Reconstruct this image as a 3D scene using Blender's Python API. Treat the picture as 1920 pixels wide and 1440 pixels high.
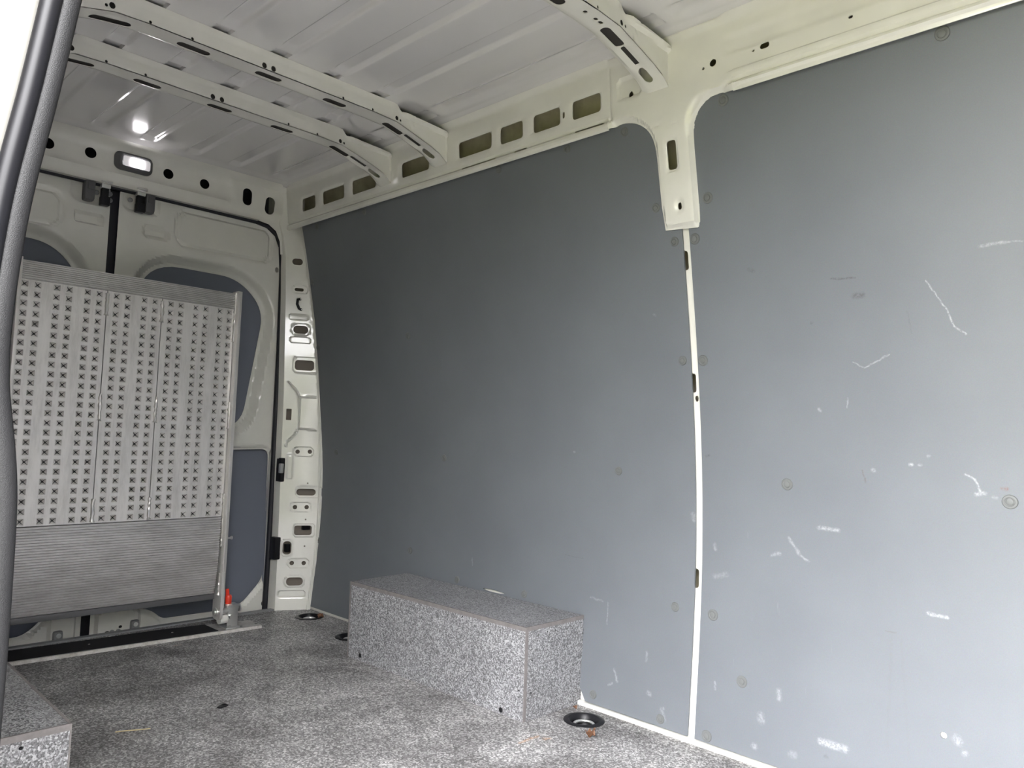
import bpy, bmesh, math, random
import numpy as np
from mathutils import Vector, Matrix
from mathutils.geometry import delaunay_2d_cdt

for o in list(bpy.data.objects):
    bpy.data.objects.remove(o, do_unlink=True)
random.seed(4)
RNG = np.random.default_rng(7)
SC = bpy.context.scene
COL = SC.collection

# ---------------------------------------------------------------- camera
# X: across the van towards the lined wall, Y: towards the rear doors, Z: up (van floor = 0), metres
FPX, YAW, PITCH, ROLL, EYE = 1440.9, 0.793235, 0.065031, 0.035743, 0.85
_f0 = np.array([math.sin(YAW), math.cos(YAW), 0]); _r0 = np.array([math.cos(YAW), -math.sin(YAW), 0]); _u0 = np.array([0, 0, 1.])
CF = math.cos(PITCH) * _f0 + math.sin(PITCH) * _u0
_u1 = -math.sin(PITCH) * _f0 + math.cos(PITCH) * _u0
CR = math.cos(ROLL) * _r0 + math.sin(ROLL) * _u1
CU = -math.sin(ROLL) * _r0 + math.cos(ROLL) * _u1
CO = np.array([0, 0, EYE])
cam_d = bpy.data.cameras.new('camera'); cam_d.sensor_width = 36; cam_d.lens = FPX / 1920 * 36
cam_d.clip_start = 0.02; cam_d.clip_end = 200
cam = bpy.data.objects.new('camera', cam_d); COL.objects.link(cam)
cam.matrix_world = Matrix(((CR[0], CU[0], -CF[0], 0), (CR[1], CU[1], -CF[1], 0), (CR[2], CU[2], -CF[2], EYE), (0, 0, 0, 1)))
SC.camera = cam

# ---------------------------------------------------------------- world: bright overcast sky
w = bpy.data.worlds.new('overcast'); SC.world = w; w.use_nodes = True
nt = w.node_tree; nt.nodes.clear()
out = nt.nodes.new('ShaderNodeOutputWorld'); bg = nt.nodes.new('ShaderNodeBackground')
tc = nt.nodes.new('ShaderNodeTexCoord'); sep = nt.nodes.new('ShaderNodeSeparateXYZ')
rmp = nt.nodes.new('ShaderNodeValToRGB')
rmp.color_ramp.elements[0].position = 0.0; rmp.color_ramp.elements[0].color = (0.30, 0.30, 0.30, 1)
rmp.color_ramp.elements[1].position = 0.75; rmp.color_ramp.elements[1].color = (0.965, 0.955, 0.975, 1)
nt.links.new(tc.outputs['Generated'], sep.inputs[0]); nt.links.new(sep.outputs['Z'], rmp.inputs[0])
nt.links.new(rmp.outputs[0], bg.inputs[0]); bg.inputs[1].default_value = 10.5
nt.links.new(bg.outputs[0], out.inputs[0])
SC.view_settings.view_transform = 'Standard'; SC.view_settings.look = 'None'
SC.view_settings.gamma = 1.0; SC.view_settings.use_curve_mapping = False
SC.view_settings.exposure = 2.25

# ---------------------------------------------------------------- pixel -> point on a real surface
def ray(x, y):
    return CR * (x - 960) / FPX - CU * (y - 720) / FPX + CF
def at(x, y, ax, val):
    q = ray(x, y); return CO + q * ((val - CO[ax]) / q[ax])
def onpl(x, y, P, n):
    q = ray(x, y); n = np.array(n, float); return CO + q * (((np.array(P) - CO) @ n) / (q @ n))
_z = np.array([0, .28, .5, .7, .9, 1.12, 1.35, 1.45, 1.66, 1.79])
_x = np.array([1.966, 1.984, 1.990, 1.985, 1.967, 1.938, 1.902, 1.880, 1.842, 1.812])
_pc = np.polyfit(_z, _x, 5)
def XW(z):                      # inner face of the wall lining
    return np.polyval(_pc, np.clip(z, -0.05, 1.80))
def onwall(x, y, off=0.0):
    X = 1.95
    for _ in range(40):
        p = at(x, y, 0, X); X = .5 * X + .5 * (XW(p[2]) - off)
    return p
def yz(x, y):
    p = onwall(x, y); return (p[1], p[2])
RX = 1.797
def rail(x, y):
    p = at(x, y, 0, RX); return (p[1], p[2])

# ---------------------------------------------------------------- mesh helpers
def link(name, me, mat=None, parent=None, label=None, cat=None, group=None, kind=None, smooth=None):
    o = bpy.data.objects.new(name, me); COL.objects.link(o)
    if mat is not None: me.materials.append(mat)
    if parent is not None: o.parent = parent
    if smooth is not None:
        me.polygons.foreach_set('use_smooth', [True] * len(me.polygons))
        me.set_sharp_from_angle(angle=math.radians(smooth))
    for k, v in (('label', label), ('category', cat), ('group', group), ('kind', kind)):
        if v: o[k] = v
    return o
def empty(name, loc=(0, 0, 0), label=None, cat=None, group=None, kind=None):
    o = bpy.data.objects.new(name, None); COL.objects.link(o); o.location = loc; o.empty_display_size = .05
    for k, v in (('label', label), ('category', cat), ('group', group), ('kind', kind)):
        if v: o[k] = v
    return o
def bm_mesh(bm, name):
    bmesh.ops.recalc_face_normals(bm, faces=bm.faces)
    me = bpy.data.meshes.new(name); bm.to_mesh(me); bm.free(); return me
def add_box(bm, x0, x1, y0, y1, z0, z1, M=None, bev=0.0):
    r = bmesh.ops.create_cube(bm, size=1.0)
    vs = r['verts']
    for v in vs:
        v.co = Vector((x0 + (v.co.x + .5) * (x1 - x0), y0 + (v.co.y + .5) * (y1 - y0), z0 + (v.co.z + .5) * (z1 - z0)))
    if bev:
        es = list({e for v in vs for e in v.link_edges})
        rb = bmesh.ops.bevel(bm, geom=es, offset=bev, segments=2, affect='EDGES', profile=.6)
        vs = list({v for f in rb['faces'] for v in f.verts} | {v for v in vs if v.is_valid})
    if M is not None:
        bmesh.ops.transform(bm, matrix=M, verts=[v for v in vs if v.is_valid])
    return vs
def boxo(name, x0, x1, y0, y1, z0, z1, mat, parent=None, bev=0.0, M=None, **k):
    bm = bmesh.new(); add_box(bm, x0, x1, y0, y1, z0, z1, M, bev)
    return link(name, bm_mesh(bm, name), mat, parent, smooth=35 if bev else None, **k)
def add_tube(bm, path, r, n=10, closed=False, cap=True, rz=None):
    P = [Vector(p) for p in path]; m = len(P); rings = []
    prev = None
    for i in range(m):
        a = P[(i - 1) % m] if (closed or i > 0) else P[i]; b = P[(i + 1) % m] if (closed or i < m - 1) else P[i]
        t = (b - a).normalized()
        if prev is None:
            ref = Vector((0, 0, 1)) if abs(t.z) < .9 else Vector((1, 0, 0)); s = t.cross(ref).normalized()
        else:
            s = (prev - t * prev.dot(t)).normalized()
        prev = s; u = t.cross(s)
        rr = r[i] if isinstance(r, (list, tuple)) else r
        r2 = rz if rz is not None else rr
        rings.append([bm.verts.new(P[i] + s * (math.cos(2 * math.pi * k / n) * rr) + u * (math.sin(2 * math.pi * k / n) * r2)) for k in range(n)])
    for i in range(m if closed else m - 1):
        A, B = rings[i], rings[(i + 1) % m]
        for k in range(n): bm.faces.new((A[k], A[(k + 1) % n], B[(k + 1) % n], B[k]))
    if cap and not closed:
        bm.faces.new(rings[0][::-1]); bm.faces.new(rings[-1])
def tubeo(name, path, r, mat, parent=None, n=10, closed=False, rz=None, **k):
    bm = bmesh.new(); add_tube(bm, path, r, n, closed, rz=rz)
    return link(name, bm_mesh(bm, name), mat, parent, smooth=50, **k)
def add_lathe(bm, prof, n=24, M=None, sx=1, sy=1):
    rings = []; vs = []
    for (r, z) in prof:
        if r < 1e-6:
            v = bm.verts.new((0, 0, z)); rings.append([v]); vs.append(v)
        else:
            rg = [bm.verts.new((math.cos(2 * math.pi * k / n) * r * sx, math.sin(2 * math.pi * k / n) * r * sy, z)) for k in range(n)]
            rings.append(rg); vs += rg
    for A, B in zip(rings, rings[1:]):
        for k in range(n):
            a, b, c, d = A[k % len(A)], A[(k + 1) % n % len(A)], B[(k + 1) % n % len(B)], B[k % len(B)]
            f = []
            for q in (a, b, c, d):
                if q not in f: f.append(q)
            if len(f) > 2: bm.faces.new(f)
    if M is not None: bmesh.ops.transform(bm, matrix=M, verts=vs)
def latheo(name, prof, mat, parent=None, n=24, M=None, sm=40, sx=1, sy=1, **k):
    bm = bmesh.new(); add_lathe(bm, prof, n, M, sx, sy)
    return link(name, bm_mesh(bm, name), mat, parent, smooth=sm, **k)
def inpoly(U, V, poly):
    inside = np.zeros(U.shape, bool); n = len(poly)
    for i in range(n):
        x0, y0 = poly[i]; x1, y1 = poly[(i + 1) % n]
        if y0 == y1: continue
        c = ((y0 > V) != (y1 > V)) & (U < (x1 - x0) * (V - y0) / (y1 - y0) + x0)
        inside ^= c
    return inside
def sdpoly(U, V, poly):          # signed distance, negative inside
    d = np.full(np.shape(U), 1e9); n = len(poly)
    for i in range(n):
        x0, y0 = poly[i]; x1, y1 = poly[(i + 1) % n]
        ex, ey = x1 - x0, y1 - y0; L = ex * ex + ey * ey
        if L < 1e-14: continue
        t = np.clip(((U - x0) * ex + (V - y0) * ey) / L, 0, 1)
        d = np.minimum(d, np.hypot(U - x0 - t * ex, V - y0 - t * ey))
    return np.where(inpoly(U, V, poly), -d, d)
def sdrr(U, V, cx, cy, w, h, r, ang=0):
    c, s = math.cos(ang), math.sin(ang); u = (U - cx) * c + (V - cy) * s; v = -(U - cx) * s + (V - cy) * c
    qx = np.abs(u) - w / 2 + r; qy = np.abs(v) - h / 2 + r
    return np.hypot(np.maximum(qx, 0), np.maximum(qy, 0)) + np.minimum(np.maximum(qx, qy), 0) - r
def sst(d, b0, b1):              # 1 where d<=b0, 0 where d>=b1
    t = np.clip((b1 - d) / (b1 - b0), 0, 1); return t * t * (3 - 2 * t)
def rrect(cx, cy, w, h, r, n=5, ang=0):
    r = min(r, w / 2 - 1e-5, h / 2 - 1e-5); P = []
    for (sx, sy, a0) in ((1, 1, 0), (-1, 1, 90), (-1, -1, 180), (1, -1, 270)):
        for k in range(n + 1):
            a = math.radians(a0 + 90 * k / n); P.append((sx * (w / 2 - r) + r * math.cos(a), sy * (h / 2 - r) + r * math.sin(a)))
    c, s = math.cos(ang), math.sin(ang)
    return [(cx + x * c - y * s, cy + x * s + y * c) for x, y in P]
def circ(cx, cy, r, n=14, ry=None):
    ry = ry or r
    return [(cx + r * math.cos(2 * math.pi * k / n), cy + ry * math.sin(2 * math.pi * k / n)) for k in range(n)]
def rounded(poly, rad, n=6):     # round the corners of a polygon
    m = len(poly); P = []
    for i in range(m):
        p = np.array(poly[i]); a = np.array(poly[i - 1]); b = np.array(poly[(i + 1) % m])
        r = rad[i] if isinstance(rad, (list, tuple)) else rad
        if r <= 0: P.append(tuple(p)); continue
        da = (a - p) / np.linalg.norm(a - p); db = (b - p) / np.linalg.norm(b - p)
        L = min(r, .48 * np.linalg.norm(a - p), .48 * np.linalg.norm(b - p))
        s, e = p + da * L, p + db * L
        for k in range(n + 1):
            t = k / n; P.append(tuple((1 - t) ** 2 * s + 2 * t * (1 - t) * p + t * t * e))
    return P
def dense(loop, step, vstep=None):
    P = []; vstep = vstep or step
    for i in range(len(loop)):
        a = np.array(loop[i], float); b = np.array(loop[(i + 1) % len(loop)], float)
        if np.linalg.norm(b - a) < 1e-6: continue
        m = max(1, int(math.ceil(math.hypot((b[0] - a[0]) / step, (b[1] - a[1]) / vstep))))
        for k in range(m): P.append(tuple(a + (b - a) * k / m))
    return P
def sheet(name, outer, holes, fmap, th, step, mat, parent=None, disp=None, extra=None, sm=28, vstep=None, **k):
    """pressed sheet metal: outline with real holes, pressed relief, thickness th; fmap(U,V,W)->Nx3"""
    vstep = vstep or step
    loops = [dense(outer, step, vstep)] + [list(h) for h in holes]
    pts = []; edges = []
    for L in loops:
        b = len(pts); pts += L; edges += [(b + i, b + (i + 1) % len(L)) for i in range(len(L))]
    A = np.array(outer); u0, v0 = A.min(0); u1, v1 = A.max(0)
    gu, gv = np.meshgrid(np.arange(u0 + step / 2, u1, step), np.arange(v0 + vstep / 2, v1, vstep)); gu, gv = gu.ravel(), gv.ravel()
    if extra is not None:
        E = np.array(extra); gu = np.concatenate([gu, E[:, 0]]); gv = np.concatenate([gv, E[:, 1]])
    ok = sdpoly(gu, gv, loops[0]) < -.25 * min(step, vstep)
    for h in holes: ok &= ~(sdpoly(gu, gv, h) < .2 * min(step, vstep))
    pts += list(zip(gu[ok], gv[ok]))
    kx = vstep / step
    vo, eo, fo, _, _, _ = delaunay_2d_cdt([Vector((float(a) * kx, float(b))) for a, b in pts], edges, [], 0, 1e-6)
    UV = np.array([(v.x / kx, v.y) for v in vo]); F = [f for f in fo if len(f) == 3]
    Fa = np.array(F); C = UV[Fa].mean(1)
    keep = inpoly(C[:, 0], C[:, 1], loops[0])
    for h in holes: keep &= ~inpoly(C[:, 0], C[:, 1], h)
    Fa = Fa[keep]
    U, V = UV[:, 0], UV[:, 1]
    W = disp(U, V) if disp is not None else np.zeros(len(U))
    top = fmap(U, V, W); bot = fmap(U, V, W - th); n = len(U)
    ec = {}
    for f in Fa:
        for a, b in ((f[0], f[1]), (f[1], f[2]), (f[2], f[0])): ec[(a, b)] = 1
    faces = [tuple(int(q) for q in f) for f in Fa] + [tuple(int(q) + n for q in f[::-1]) for f in Fa]
    for (a, b) in ec:
        if (b, a) not in ec: faces.append((int(b), int(a), int(a) + n, int(b) + n))
    verts = np.concatenate([top, bot]); used = np.zeros(2 * n, bool)
    for f in faces:
        for q in f: used[q] = True
    idx = np.cumsum(used) - 1
    me = bpy.data.meshes.new(name)
    me.from_pydata([tuple(map(float, p)) for p in verts[used]], [], [tuple(int(idx[q]) for q in f) for f in faces])
    bm = bmesh.new(); bm.from_mesh(me); bmesh.ops.recalc_face_normals(bm, faces=bm.faces); bm.to_mesh(me); bm.free()
    return link(name, me, mat, parent, smooth=sm, **k)
def copy_to(o, parent, loc=None, mat=None):
    c = o.copy(); COL.objects.link(c); c.parent = parent
    if loc is not None: c.location = loc
    if mat is not None: c.matrix_local = mat
    return c

# ---------------------------------------------------------------- materials
def mat(name, col, rough=.5, metal=0., coat=0., spec=None, aniso=0.):
    m = bpy.data.materials.new(name); m.use_nodes = True; b = m.node_tree.nodes['Principled BSDF']
    b.inputs['Base Color'].default_value = (*col, 1); b.inputs['Roughness'].default_value = rough
    b.inputs['Metallic'].default_value = metal; b.inputs['Coat Weight'].default_value = coat
    b.inputs['Coat Roughness'].default_value = .06
    if aniso: b.inputs['Anisotropic'].default_value = aniso
    if spec is not None: b.inputs['Specular IOR Level'].default_value = spec
    return m
def N(m, t, **kw):
    n = m.node_tree.nodes.new(t)
    for k, v in kw.items(): setattr(n, k, v)
    return n
def L(m, a, b): m.node_tree.links.new(a, b)
def ramp(m, src, stops):
    r = N(m, 'ShaderNodeValToRGB'); e = r.color_ramp.elements
    while len(e) < len(stops): e.new(.5)
    for q, (p, c) in zip(e, stops): q.position = p; q.color = (*c, 1) if len(c) == 3 else c
    L(m, src, r.inputs[0]); return r.outputs[0]
def noise(m, scale, detail=3, rough=.6, vec=None, dist=0):
    n = N(m, 'ShaderNodeTexNoise'); n.inputs['Scale'].default_value = scale; n.inputs['Detail'].default_value = detail
    n.inputs['Roughness'].default_value = rough; n.inputs['Distortion'].default_value = dist
    if vec is not None: L(m, vec, n.inputs['Vector'])
    return n
def objco(m): return N(m, 'ShaderNodeTexCoord').outputs['Object']
def mapped(m, vec, scale):
    q = N(m, 'ShaderNodeMapping'); q.inputs['Scale'].default_value = scale; L(m, vec, q.inputs[0]); return q.outputs[0]
def bump(m, src, strength, dist, prev=None):
    b = N(m, 'ShaderNodeBump'); b.inputs['Strength'].default_value = strength; b.inputs['Distance'].default_value = dist
    L(m, src, b.inputs['Height'])
    if prev is not None: L(m, prev, b.inputs['Normal'])
    return b.outputs[0]
def P(m): return m.node_tree.nodes['Principled BSDF']

PAINT = mat('white_body_paint', (.74, .735, .71), .22, 0, .6)
_n = noise(PAINT, 9, 3, .6, objco(PAINT))
L(PAINT, ramp(PAINT, _n.outputs[0], [(.3, (.715, .705, .655)), (.7, (.765, .755, .70))]), P(PAINT).inputs['Base Color'])
L(PAINT, bump(PAINT, noise(PAINT, 220, 2, .5, objco(PAINT)).outputs[0], .012, .002), P(PAINT).inputs['Normal'])
ROOFP = mat('roof_panel_paint', (.66, .65, .645), .16, 0, .6)
L(ROOFP, bump(ROOFP, noise(ROOFP, 5, 3, .5, objco(ROOFP)).outputs[0], .015, .01), P(ROOFP).inputs['Normal'])
CAVITY = mat('cavity_primer', (.34, .31, .23), .45)
_n = noise(CAVITY, 14, 3, .6, objco(CAVITY))
L(CAVITY, ramp(CAVITY, _n.outputs[0], [(.3, (.44, .40, .28)), (.7, (.62, .59, .44))]), P(CAVITY).inputs['Base Color'])
BLACK = mat('black_plastic', (.009, .009, .011), .4, 0, 0, .3)
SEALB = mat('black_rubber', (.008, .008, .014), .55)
CHANNEL_SHADE = mat('painted_channel_shade', (.03, .027, .025), .7)  # near-black colour stands in for the shade inside the roof bows
DGREY = mat('dark_grey_plastic', (.10, .10, .105), .45)
MGREY = mat('grey_plastic_clip', (.24, .245, .245), .5)
WASHER = mat('grey_rivet_plastic', (.135, .142, .142), .5)
CHROME = mat('zinc_steel', (.78, .78, .76), .3, .85)
RED = mat('red_plastic', (.75, .045, .02), .35)
EDGE = mat('ply_edge', (.33, .31, .305), .6)
L(EDGE, ramp(EDGE, noise(EDGE, 40, 4, .7, objco(EDGE)).outputs[0], [(.3, (.155, .142, .14)), (.7, (.225, .208, .205))]), P(EDGE).inputs['Base Color'])
PLATE = mat('grey_base_plate', (.5, .49, .47), .5, .2)
L(PLATE, ramp(PLATE, noise(PLATE, 30, 5, .7, objco(PLATE)).outputs[0], [(.3, (.38, .365, .35)), (.7, (.60, .585, .565))]), P(PLATE).inputs['Base Color'])
PEDGE = mat('bare_metal_edge', (.62, .60, .57), .45, .2)
L(PEDGE, ramp(PEDGE, noise(PEDGE, 25, 5, .8, objco(PEDGE)).outputs[0], [(.3, (.40, .37, .34)), (.55, (.68, .66, .63)), (.8, (.72, .70, .67))]), P(PEDGE).inputs['Base Color'])
GRIP = mat('anti_slip_strip', (.010, .010, .013), .8)
L(GRIP, bump(GRIP, noise(GRIP, 900, 2, .5, objco(GRIP)).outputs[0], .5, .001), P(GRIP).inputs['Normal'])
ALU = mat('mill_aluminium', (.74, .72, .705), .36, .5)
_o = objco(ALU); _a = noise(ALU, 12, 5, .7, mapped(ALU, _o, (3, 1, .5))); _b = noise(ALU, 80, 3, .6, mapped(ALU, _o, (1, 1, .12)))
L(ALU, ramp(ALU, _a.outputs[0], [(.25, (.56, .545, .53)), (.55, (.75, .73, .715)), (.8, (.82, .80, .785))]), P(ALU).inputs['Base Color'])
L(ALU, ramp(ALU, _b.outputs[0], [(.3, (.30,) * 3), (.7, (.5,) * 3)]), P(ALU).inputs['Roughness'])
ALUR = mat('ribbed_aluminium', (.66, .65, .64), .30, .6)
L(ALUR, ramp(ALUR, noise(ALUR, 9, 4, .7, mapped(ALUR, objco(ALUR), (1, 1, 3))).outputs[0], [(.3, (.50, .49, .48)), (.7, (.72, .71, .70))]), P(ALUR).inputs['Base Color'])
WELD = mat('weld_bead', (.72, .70, .68), .3, 1.0)
SILVER = mat('textured_edge_trim', (.014, .014, .015), .45, 0, 0, .25)
L(SILVER, bump(SILVER, noise(SILVER, 1100, 2, .6, objco(SILVER)).outputs[0], .45, .0012), P(SILVER).inputs['Normal'])
RUB2 = mat('smooth_seal_rubber', (.008, .008, .010), .38, 0, 0, .25)

LENS = bpy.data.materials.new('lamp_lens'); LENS.use_nodes = True
P(LENS).inputs['Base Color'].default_value = (.9, .88, .9, 1); P(LENS).inputs['Roughness'].default_value = .25
P(LENS).inputs['Emission Color'].default_value = (1, .955, .97, 1); P(LENS).inputs['Emission Strength'].default_value = .05
LED = bpy.data.materials.new('lamp_led'); LED.use_nodes = True
P(LED).inputs['Base Color'].default_value = (1, 1, 1, 1)
P(LED).inputs['Emission Color'].default_value = (1, .965, .98, 1); P(LED).inputs['Emission Strength'].default_value = 5.0

# floor and wheel-box board: grey film-faced ply with an embossed flake texture
def flake(name, c0, c1, c2, sc, bstr, rough0, rough1, wear_shade):
    m = mat(name, c1, .5); o = objco(m)
    v = N(m, 'ShaderNodeTexVoronoi'); v.inputs['Scale'].default_value = sc; L(m, o, v.inputs['Vector'])
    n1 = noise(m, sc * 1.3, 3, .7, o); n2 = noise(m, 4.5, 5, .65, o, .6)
    mx = N(m, 'ShaderNodeMix', data_type='RGBA'); mx.inputs[0].default_value = .55
    L(m, v.outputs['Color'], mx.inputs['A']); L(m, n1.outputs[0], mx.inputs['B'])
    base = ramp(m, mx.outputs['Result'], [(.34, c0), (.52, c1), (.68, c2)])
    dk = N(m, 'ShaderNodeMix', data_type='RGBA', blend_type='MULTIPLY'); dk.inputs[0].default_value = wear_shade
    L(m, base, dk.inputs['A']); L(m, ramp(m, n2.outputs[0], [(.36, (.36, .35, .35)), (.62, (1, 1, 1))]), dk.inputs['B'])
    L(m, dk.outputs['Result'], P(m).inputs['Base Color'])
    L(m, ramp(m, mx.outputs['Result'], [(.35, (rough1,) * 3), (.65, (rough0,) * 3)]), P(m).inputs['Roughness'])
    L(m, bump(m, mx.outputs['Result'], bstr, .0016), P(m).inputs['Normal'])
    return m, dk
BOXM, _ = flake('embossed_grey_board', (.095, .095, .100), (.235, .235, .246), (.60, .60, .625), 300, .8, .26, .5, .25)
FLOORM, _fd = flake('embossed_grey_floor', (.15, .146, .146), (.30, .293, .293), (.72, .71, .71), 210, .5, .36, .6, .85)  # wear mix set strong to also paint in the floor's light falloff

# marks with a shape of their own: strokes on a surface (distance to a segment)
def seg_group():
    g = bpy.data.node_groups.new('stroke_mask', 'ShaderNodeTree')
    for nm, t in (('P', 'NodeSocketVector'), ('A', 'NodeSocketVector'), ('B', 'NodeSocketVector'), ('Width', 'NodeSocketFloat'), ('Strength', 'NodeSocketFloat')):
        g.interface.new_socket(nm, in_out='INPUT', socket_type=t)
    g.interface.new_socket('Mask', in_out='OUTPUT', socket_type='NodeSocketFloat')
    gi = g.nodes.new('NodeGroupInput'); go = g.nodes.new('NodeGroupOutput')
    def vm(op, a, b=None):
        n = g.nodes.new('ShaderNodeVectorMath'); n.operation = op; g.links.new(a, n.inputs[0])
        if b is not None: g.links.new(b, n.inputs[1])
        return n
    pa = vm('SUBTRACT', gi.outputs['P'], gi.outputs['A']).outputs[0]; ba = vm('SUBTRACT', gi.outputs['B'], gi.outputs['A']).outputs[0]
    d1 = vm('DOT_PRODUCT', pa, ba).outputs['Value']; d2 = vm('DOT_PRODUCT', ba, ba).outputs['Value']
    q = g.nodes.new('ShaderNodeMath'); q.operation = 'DIVIDE'; q.use_clamp = True; g.links.new(d1, q.inputs[0]); g.links.new(d2, q.inputs[1])
    s = g.nodes.new('ShaderNodeVectorMath'); s.operation = 'SCALE'; g.links.new(ba, s.inputs[0]); g.links.new(q.outputs[0], s.inputs['Scale'])
    ln = vm('LENGTH', vm('SUBTRACT', pa, s.outputs[0]).outputs[0]).outputs['Value']
    r = g.nodes.new('ShaderNodeMapRange'); r.interpolation_type = 'SMOOTHSTEP'
    g.links.new(ln, r.inputs['Value']); g.links.new(gi.outputs['Width'], r.inputs['From Max'])
    r.inputs['From Min'].default_value = 0; r.inputs['To Min'].default_value = 1; r.inputs['To Max'].default_value = 0
    mu = g.nodes.new('ShaderNodeMath'); mu.operation = 'MULTIPLY'; g.links.new(r.outputs[0], mu.inputs[0]); g.links.new(gi.outputs['Strength'], mu.inputs[1])
    g.links.new(mu.outputs[0], go.inputs[0]); return g
SEG = seg_group()
def strokes(m, src_col, lst, mask, wob=.004, wsc=60):
    """lst: (A, B, width, strength, colour) in object coordinates"""
    o = objco(m); n = noise(m, wsc, 2, .6, o); s = N(m, 'ShaderNodeVectorMath', operation='MULTIPLY_ADD')
    s.inputs[1].default_value = (wob, wob, wob); L(m, n.outputs['Color'], s.inputs[0])
    s0 = N(m, 'ShaderNodeVectorMath', operation='SUBTRACT'); L(m, o, s0.inputs[0]); s0.inputs[1].default_value = (wob / 2,) * 3
    L(m, s0.outputs[0], s.inputs[2])
    fl = N(m, 'ShaderNodeVectorMath', operation='MULTIPLY'); fl.inputs[1].default_value = mask; L(m, s.outputs[0], fl.inputs[0])
    br = noise(m, 140, 3, .8, o); brm = N(m, 'ShaderNodeMapRange'); L(m, br.outputs[0], brm.inputs[0])
    brm.inputs[1].default_value = .38; brm.inputs[2].default_value = .6; brm.inputs[3].default_value = .15; brm.inputs[4].default_value = 1
    cols = {}
    for A, B, wd, st, c in lst:
        g = N(m, 'ShaderNodeGroup'); g.node_tree = SEG; L(m, fl.outputs[0], g.inputs['P'])
        g.inputs['A'].default_value = [a * k for a, k in zip(A, mask)]; g.inputs['B'].default_value = [a * k + 1e-4 * k for a, k in zip(B, mask)]
        g.inputs['Width'].default_value = wd; g.inputs['Strength'].default_value = st * .8
        if c in cols:
            mm = N(m, 'ShaderNodeMath', operation='MAXIMUM'); L(m, cols[c], mm.inputs[0]); L(m, g.outputs[0], mm.inputs[1]); cols[c] = mm.outputs[0]
        else: cols[c] = g.outputs[0]
    cur = src_col
    for c, s_ in cols.items():
        mu = N(m, 'ShaderNodeMath', operation='MULTIPLY'); L(m, s_, mu.inputs[0]); L(m, brm.outputs[0], mu.inputs[1])
        mx = N(m, 'ShaderNodeMix', data_type='RGBA'); L(m, mu.outputs[0], mx.inputs[0]); L(m, cur, mx.inputs['A']); mx.inputs['B'].default_value = (*c, 1)
        cur = mx.outputs['Result']
    return cur

LINING = mat('grey_lining_board', (.30, .322, .345), .42, 0, 0, .35)
_o = objco(LINING)
_n1 = noise(LINING, 3.5, 5, .6, _o); _n2 = noise(LINING, 420, 2, .5, _o); _n3 = noise(LINING, 60, 4, .75, mapped(LINING, _o, (1, 1, .15)))
_c = ramp(LINING, _n1.outputs[0], [(.3, (.142, .154, .170)), (.7, (.158, .171, .188))])
_m = N(LINING, 'ShaderNodeMix', data_type='RGBA', blend_type='SOFT_LIGHT'); _m.inputs[0].default_value = .18
L(LINING, _c, _m.inputs['A']); L(LINING, _n2.outputs['Color'], _m.inputs['B'])
_m2 = N(LINING, 'ShaderNodeMix', data_type='RGBA'); L(LINING, ramp(LINING, _n3.outputs[0], [(.68, (0, 0, 0)), (.80, (.35, .35, .35))]), _m2.inputs[0])
L(LINING, _m.outputs['Result'], _m2.inputs['A']); _m2.inputs['B'].default_value = (.23, .245, .26, 1)
WH, DK, BR = (.42, .44, .45), (.06, .06, .06), (.11, .095, .08)
_sc = []
def scuff(x0, y0, x1, y1, wd, st, c=WH):
    A = onwall(x0, y0); B = onwall(x1, y1); _sc.append((tuple(A), tuple(B), wd, st, c))
scuff(1736, 527, 1775, 580, .003, .9); scuff(1775, 580, 1790, 612, .003, .9); scuff(1790, 612, 1812, 627, .003, .8)
scuff(1838, 461, 1885, 455, .006, .6); scuff(1885, 455, 1918, 451, .003, .5)
scuff(1600, 680, 1622, 690, .003, .6); scuff(1622, 690, 1668, 664, .003, .7); scuff(1590, 746, 1588, 764, .003, .6)
scuff(1536, 768, 1538, 770, .007, .8); scuff(1636, 880, 1638, 882, .008, .6); scuff(1708, 871, 1710, 871, .007, 1.)
scuff(1724, 871, 1726, 871, .006, .5); scuff(1740, 855, 1741, 855, .006, .6); scuff(1810, 888, 1828, 900, .004, .8)
scuff(1828, 900, 1838, 922, .005, .9); scuff(1832, 928, 1846, 925, .008, .9); scuff(1862, 932, 1868, 934, .006, .5)
scuff(1536, 989, 1572, 995, .008, .8); scuff(1478, 1008, 1500, 1040, .007, .6); scuff(1500, 1040, 1516, 1054, .005, .6)
scuff(1447, 1040, 1462, 1038, .008, .5); scuff(1740, 1150, 1776, 1158, .007, 1.); scuff(1540, 1390, 1585, 1405, .013, 1.)
scuff(1460, 1295, 1462, 1310, .011, .6); scuff(1426, 1342, 1428, 1352, .015, .6); scuff(1413, 1398, 1415, 1400, .012, .6)
scuff(1484, 1414, 1488, 1416, .014, .5); scuff(1794, 1385, 1798, 1392, .014, .6); scuff(1809, 1413, 1810, 1413, .010, .6)
scuff(1340, 1280, 1341, 1292, .006, .5); scuff(1216, 1300, 1218, 1302, .011, .7); scuff(1152, 1255, 1157, 1278, .007, .6)
scuff(1213, 1222, 1211, 1240, .007, .5); scuff(1148, 1281, 1140, 1285, .005, .5); scuff(1240, 1330, 1246, 1350, .010, .35)
scuff(1243, 1328, 1244, 1329, .006, .6); scuff(1108, 1120, 1130, 1127, .005, .4); scuff(1140, 1130, 1138, 1170, .004, .4)
scuff(1076, 847, 1078, 848, .006, .5); scuff(885, 1046, 886, 1060, .004, .5); scuff(1340, 1080, 1362, 1078, .012, .3)
scuff(1300, 965, 1301, 975, .012, .5); scuff(1340, 1020, 1342, 1030, .008, .5); scuff(1225, 590, 1228, 592, .006, .4)
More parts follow.
